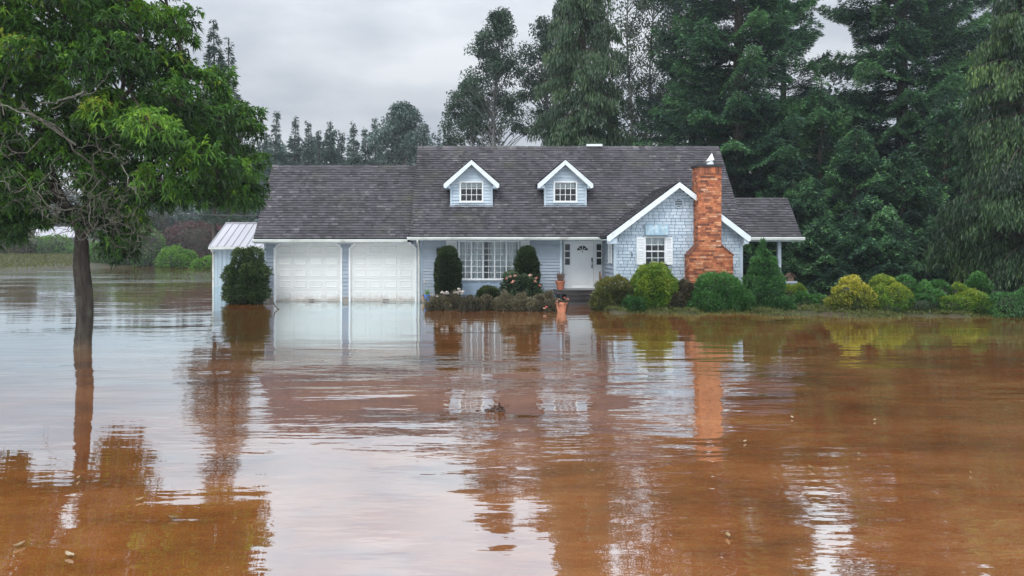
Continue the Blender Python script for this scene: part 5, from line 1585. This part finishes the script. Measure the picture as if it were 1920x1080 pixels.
clumps = []
tries = 0
g = random.Random(5)
while len(clumps) < 430 and tries < 60000:
    tries += 1
    x, y = g.uniform(-330, 495), g.uniform(-420, 490)
    if not in_poly(x, y, poly): continue
    ed = edge_d(x, y, poly)
    if ed < 10: continue
    r = min(g.uniform(.38, .66), max(.2, ed / 83.8 * 1.0))
    dmax = min(3.0, .3 + ed / 83.8 * 1.6)
    s = g.choice((-1, -1, 1)) * dmax * g.uniform(.35, 1) if g.random() < .8 else g.uniform(-1, 1) * dmax
    sc_ = (TY + s) / TY
    c = P3(x, y, s)
    if any(np.linalg.norm(c - q[0]) < .40 * (r + q[1]) for q in clumps): continue
    clumps.append((c, r, x, y))
for x, y, r, s in ((215, 372, .45, -.9), (250, 372, .42, -1.2), (285, 365, .5, -1.3), (320, 362, .45, -1.3), (355, 362, .45, -1.5), (392, 365, .42, -1.2), (425, 368, .42, -1.1), (455, 372, .4, -.6),
                   (476, 372, .28, -.4), (478, 345, .3, -.3), (300, 335, .5, -2.0), (350, 325, .5, -1.9), (400, 320, .5, -1.7), (445, 325, .45, -1.2), (240, 405, .35, -.2), (222, 430, .33, .2), (210, 455, .3, .1),
                   (240, 440, .26, -.1), (128, 395, .3, -.5), (150, 412, .26, -.6), (250, 465, .26, .3), (262, 425, .34, .4), (190, 435, .28, .5), (195, 470, .24, .3), (205, 410, .36, -.3), (218, 478, .2, 0), (225, 392, .4, .6), (180, 385, .35, -.6), (30, 395, .5, -1.0), (60, 375, .42, -1.2), (10, 425, .4, -.6), (75, 400, .3, -.7), (50, 420, .28, -.8), (20, 360, .5, -1.6),
                   (-30, 400, .5, -.8), (-10, 440, .38, -.4), (28, 440, .3, -.3), (85, 415, .26, -.2), (5, 330, .5, -2.0), (45, 340, .45, -1.8), (100, 345, .3, .9), (85, 290, .4, -1.5), (130, 300, .4, -1.6), (170, 330, .42, -1.5), (330, 120, .4, -1), (345, 35, .4, -.6), (350, 75, .3, -.5), (415, 145, .35, -.5), (470, 215, .3, -.3), (465, 240, .35, -.5), (478, 300, .3, -.3)):
    clumps.append((P3(x, y, s), r, x, y))
ctr = P3(150, 120, 0)
fo = MB()
for c, r, x, y in clumps:
    j = np.argmin(np.linalg.norm(nodes - c + np.array([0, 0, .3]), axis=1)); s = nodes[j]
    mid = (s + c) / 2 + np.array([0, 0, .12]) + rng.normal(0, .06, 3)
    lm_.tube(smooth_path([s, mid, c], 4), np.linspace(.028, .01, 9), 5, cap=False)
    outd = c - ctr; outd /= np.linalg.norm(outd) + 1e-6
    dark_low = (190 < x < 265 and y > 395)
    m = int(68 * (r / .5) ** 2 * (.9))
    v = unit(m * 3); v = v[(v @ (outd * .5 + np.array([0, 0, .75]))) > -.35][:m]; m = len(v)
    base_p = c + v * np.array([1, 1, .75]) * (r * rng.uniform(.55, 1.05, m))[:, None]
    for q in base_p[::4]:
        lm_.tube([c, (c + q) / 2 + rng.normal(0, .04, 3), q], [.009, .007, .004], 3, cap=False)
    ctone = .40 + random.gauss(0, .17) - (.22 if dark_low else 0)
    # whorl of long drooping leaves at each shoot tip
    K = 10
    P = np.repeat(base_p, K, 0)
    ax = np.repeat(v * .6 + outd * .25 + np.array([0, 0, .55]), K, 0)
    D = unit(m * K) * .95 + ax * .55; D[:, 2] -= .22
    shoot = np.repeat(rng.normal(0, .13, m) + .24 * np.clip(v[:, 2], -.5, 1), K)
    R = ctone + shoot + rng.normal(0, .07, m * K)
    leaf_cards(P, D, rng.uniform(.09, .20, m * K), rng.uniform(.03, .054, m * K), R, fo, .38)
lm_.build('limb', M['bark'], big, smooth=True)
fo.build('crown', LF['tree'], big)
# bare lichen-covered twigs in the lower left of the crown
tw = MB()
for k in range(150):
    if k < 60: st_ = P3(random.uniform(-20, 260), random.uniform(160, 400), random.uniform(-3.0, -.6))
    else: st_ = P3(random.uniform(130, 275), random.uniform(330, 450), random.uniform(-1.6, .3))
    d = np.array([random.uniform(-1, 1), random.uniform(-.4, .4), random.uniform(-.9, .5)])
    pts = [st_]
    for _ in range(8):
        d = d + rng.normal(0, .45, 3); d /= np.linalg.norm(d)
        pts.append(pts[-1] + d * random.uniform(.08, .17))
    pts = np.array(pts)
    tw.tube(pts, np.linspace(random.uniform(.007, .013), .003, len(pts)), 4, cap=False)
    for q in (3, 5, 6):
        e = [pts[q]]; dd = d + rng.normal(0, .9, 3)
        for _ in range(4):
            dd = dd + rng.normal(0, .5, 3); dd /= np.linalg.norm(dd); e.append(e[-1] + dd * .09)
        tw.tube(e, np.linspace(.008, .003, 5), 3, cap=False)
for li in ([(215, 470, -.1), (120, 250, -2.6), (60, 215, -3), (-20, 190, -3)], [(205, 300, -2.2), (140, 270, -2.7), (60, 215, -3.0), (40, 190, -3)], [(160, 395, -.3), (200, 330, -1.6), (150, 290, -2.4), (110, 240, -2.8), (40, 210, -3)], [(225, 165, -2.6), (160, 170, -2.9), (110, 190, -3.0), (70, 200, -3.0)]):
    p = smooth_path([P3(*q) for q in li[1:]], 8) if len(li) > 3 else smooth_path([P3(*q) for q in li], 8)
    p = p + rng.normal(0, .02, p.shape)
    tw.tube(p, np.linspace(.024, .009, len(p)), 6)
tw.build('bare_twigs', M['twig'], big)

# ------------------------------------------------------------------ grass at the waterline, floating leaves
gm = MB()
n = 60000
X = rng.uniform(4.0, 20, n); e = 27.2 - .17 * (X - 4.2); e = np.maximum(e, 22.8)
Y = e + rng.normal(0.35, .8, n) + .6 * np.sin(X * 1.3)
Zg = gz(X, Y); clumpy = np.sin(X * 2.1 + np.sin(Y * 1.7) * 2) + np.sin(Y * 3.1 + X) > rng.normal(-.5, .8, n)
k = (Zg > -.13) & clumpy
P = np.stack([X[k], Y[k], Zg[k]], 1); m = len(P)
leaf_cards(P, unit(m) * .7 + np.array([0, 0, 1.0]), rng.uniform(.08, .26, m), .02, rng.random(m) * .8, gm, .3)
tag(gm.build('shore_grass', LF['grass']), 'short drowned grass along the waterline before the shrubs', 'grass', kind='stuff')
gm = MB(); n = 30000
X = rng.uniform(-75, -31, n); Y = rng.uniform(61, 104, n); Zg = gz(X, Y); k = (Zg > -.05) & (X < -.53 * Y)
P = np.stack([X[k], Y[k], Zg[k]], 1); m = len(P)
leaf_cards(P, unit(m) * .5 + np.array([0, 0, 1.0]), rng.uniform(.2, .5, m), .06, rng.random(m), gm, .2)
tag(gm.build('far_grass', LF['grass']), 'strip of dry pale grass across the water at far left', 'grass', kind='stuff')

dm_ = MB()
def debris_leaf(px, py, L, seed):
    g = random.Random(seed)
    Y = F * CZ / (py - HY); c = (WX(px, Y), Y, .006)
    b = MB(); a = g.uniform(0, pi); n_ = 9
    d, s = np.array([cos(a), sin(a), 0]), np.array([-sin(a), cos(a), 0])
    top, bot = [], []
    for i in range(n_):
        t_ = i / (n_ - 1); w = L * g.uniform(.16, .24) * math.sin(pi * min(1, t_ * .95 + .03)) ** .7
        cz = .012 + .02 * abs(t_ - .5) * g.uniform(.5, 1.5)
        top.append(np.array(c) + d * L * (t_ - .5) + s * w + np.array([0, 0, cz + .008])); bot.append(np.array(c) + d * L * (t_ - .5) - s * w + np.array([0, 0, cz + .008]))
    mid = [(p + q) / 2 - np.array([0, 0, .012]) for p, q in zip(top, bot)]
    r = g.random()
    for A, B in ((top, mid), (mid, bot)):
        b.add(A + B, [[i, i + 1, n_ + i + 1, n_ + i] for i in range(n_ - 1)], r)
    return b.build('floating_leaf', M['debris'], origin=c)


g = random.Random(3)
spots = [(130, 1045), (200, 913), (325, 975), (262, 940), (1255, 870), (1195, 905), (1230, 930), (1610, 855), (1640, 790), (1485, 785), (1520, 880), (1820, 890), (1365, 1008)]
for _ in range(3): spots.append((g.uniform(1240, 1900), 640 + 420 * g.random() ** 1.3))
for _ in range(2): spots.append((g.uniform(30, 480), g.uniform(850, 1060)))
for i, (px, py) in enumerate(spots):
    tag(debris_leaf(px, py, g.uniform(.04, .1), i), 'small dead leaf floating on the brown water', 'leaf', 'dead leaves floating on the flood')
# dark clump of drift
Y = F * CZ / (770 - HY); c = np.array([WX(932, Y), Y, 0.0])
b = MB(); n = 60
leaf_cards(c + rng.normal(0, .05, (n, 3)) * np.array([1.6, 1, .25]) + np.array([0, 0, .02]), unit(n) * np.array([1, 1, .4]) + np.array([0, 0, .15]), rng.uniform(.05, .14, n), .03, rng.random(n), b, .1)
tag(b.build('drift_clump', M['debrisdark'], origin=tuple(c)), 'dark clump of drifting leaves in the middle of the flood', 'debris')
Y = F * CZ / (580 - HY); c = np.array([WX(521, Y), Y, 0.0])
b = MB(); b.tube([c + np.array([-.16, 0, .25]), c + np.array([-.1, 0, .12]), c + np.array([0, 0, .02]), c + np.array([.14, -.05, -.06])], .02, 5)
tag(b.build('drift_stick', M['debrisdark'], origin=tuple(c)), 'dark bent stick poking out of the water before the left garage door', 'stick')

# ------------------------------------------------------------------ haze
hz_m = bpy.data.materials.new('haze'); hz_m.use_nodes = True
nt = hz_m.node_tree; nt.nodes.clear()
o_ = nt.nodes.new('ShaderNodeOutputMaterial'); pv = nt.nodes.new('ShaderNodeVolumePrincipled')
pv.inputs['Color'].default_value = (0.86, 0.93, 1.0, 1)
pv.inputs['Density'].default_value = 0.00055
pv.inputs['Anisotropy'].default_value = 0.1
nt.links.new(pv.outputs[0], o_.inputs['Volume'])
b = MB(); b.box(-520, 520, -320, 620, -3, 30)
tag(b.build('haze', hz_m), 'thin pale rain haze over the whole valley', 'haze', kind='stuff')

for o in list(bpy.data.objects):
    if '_o' in o: del o['_o']
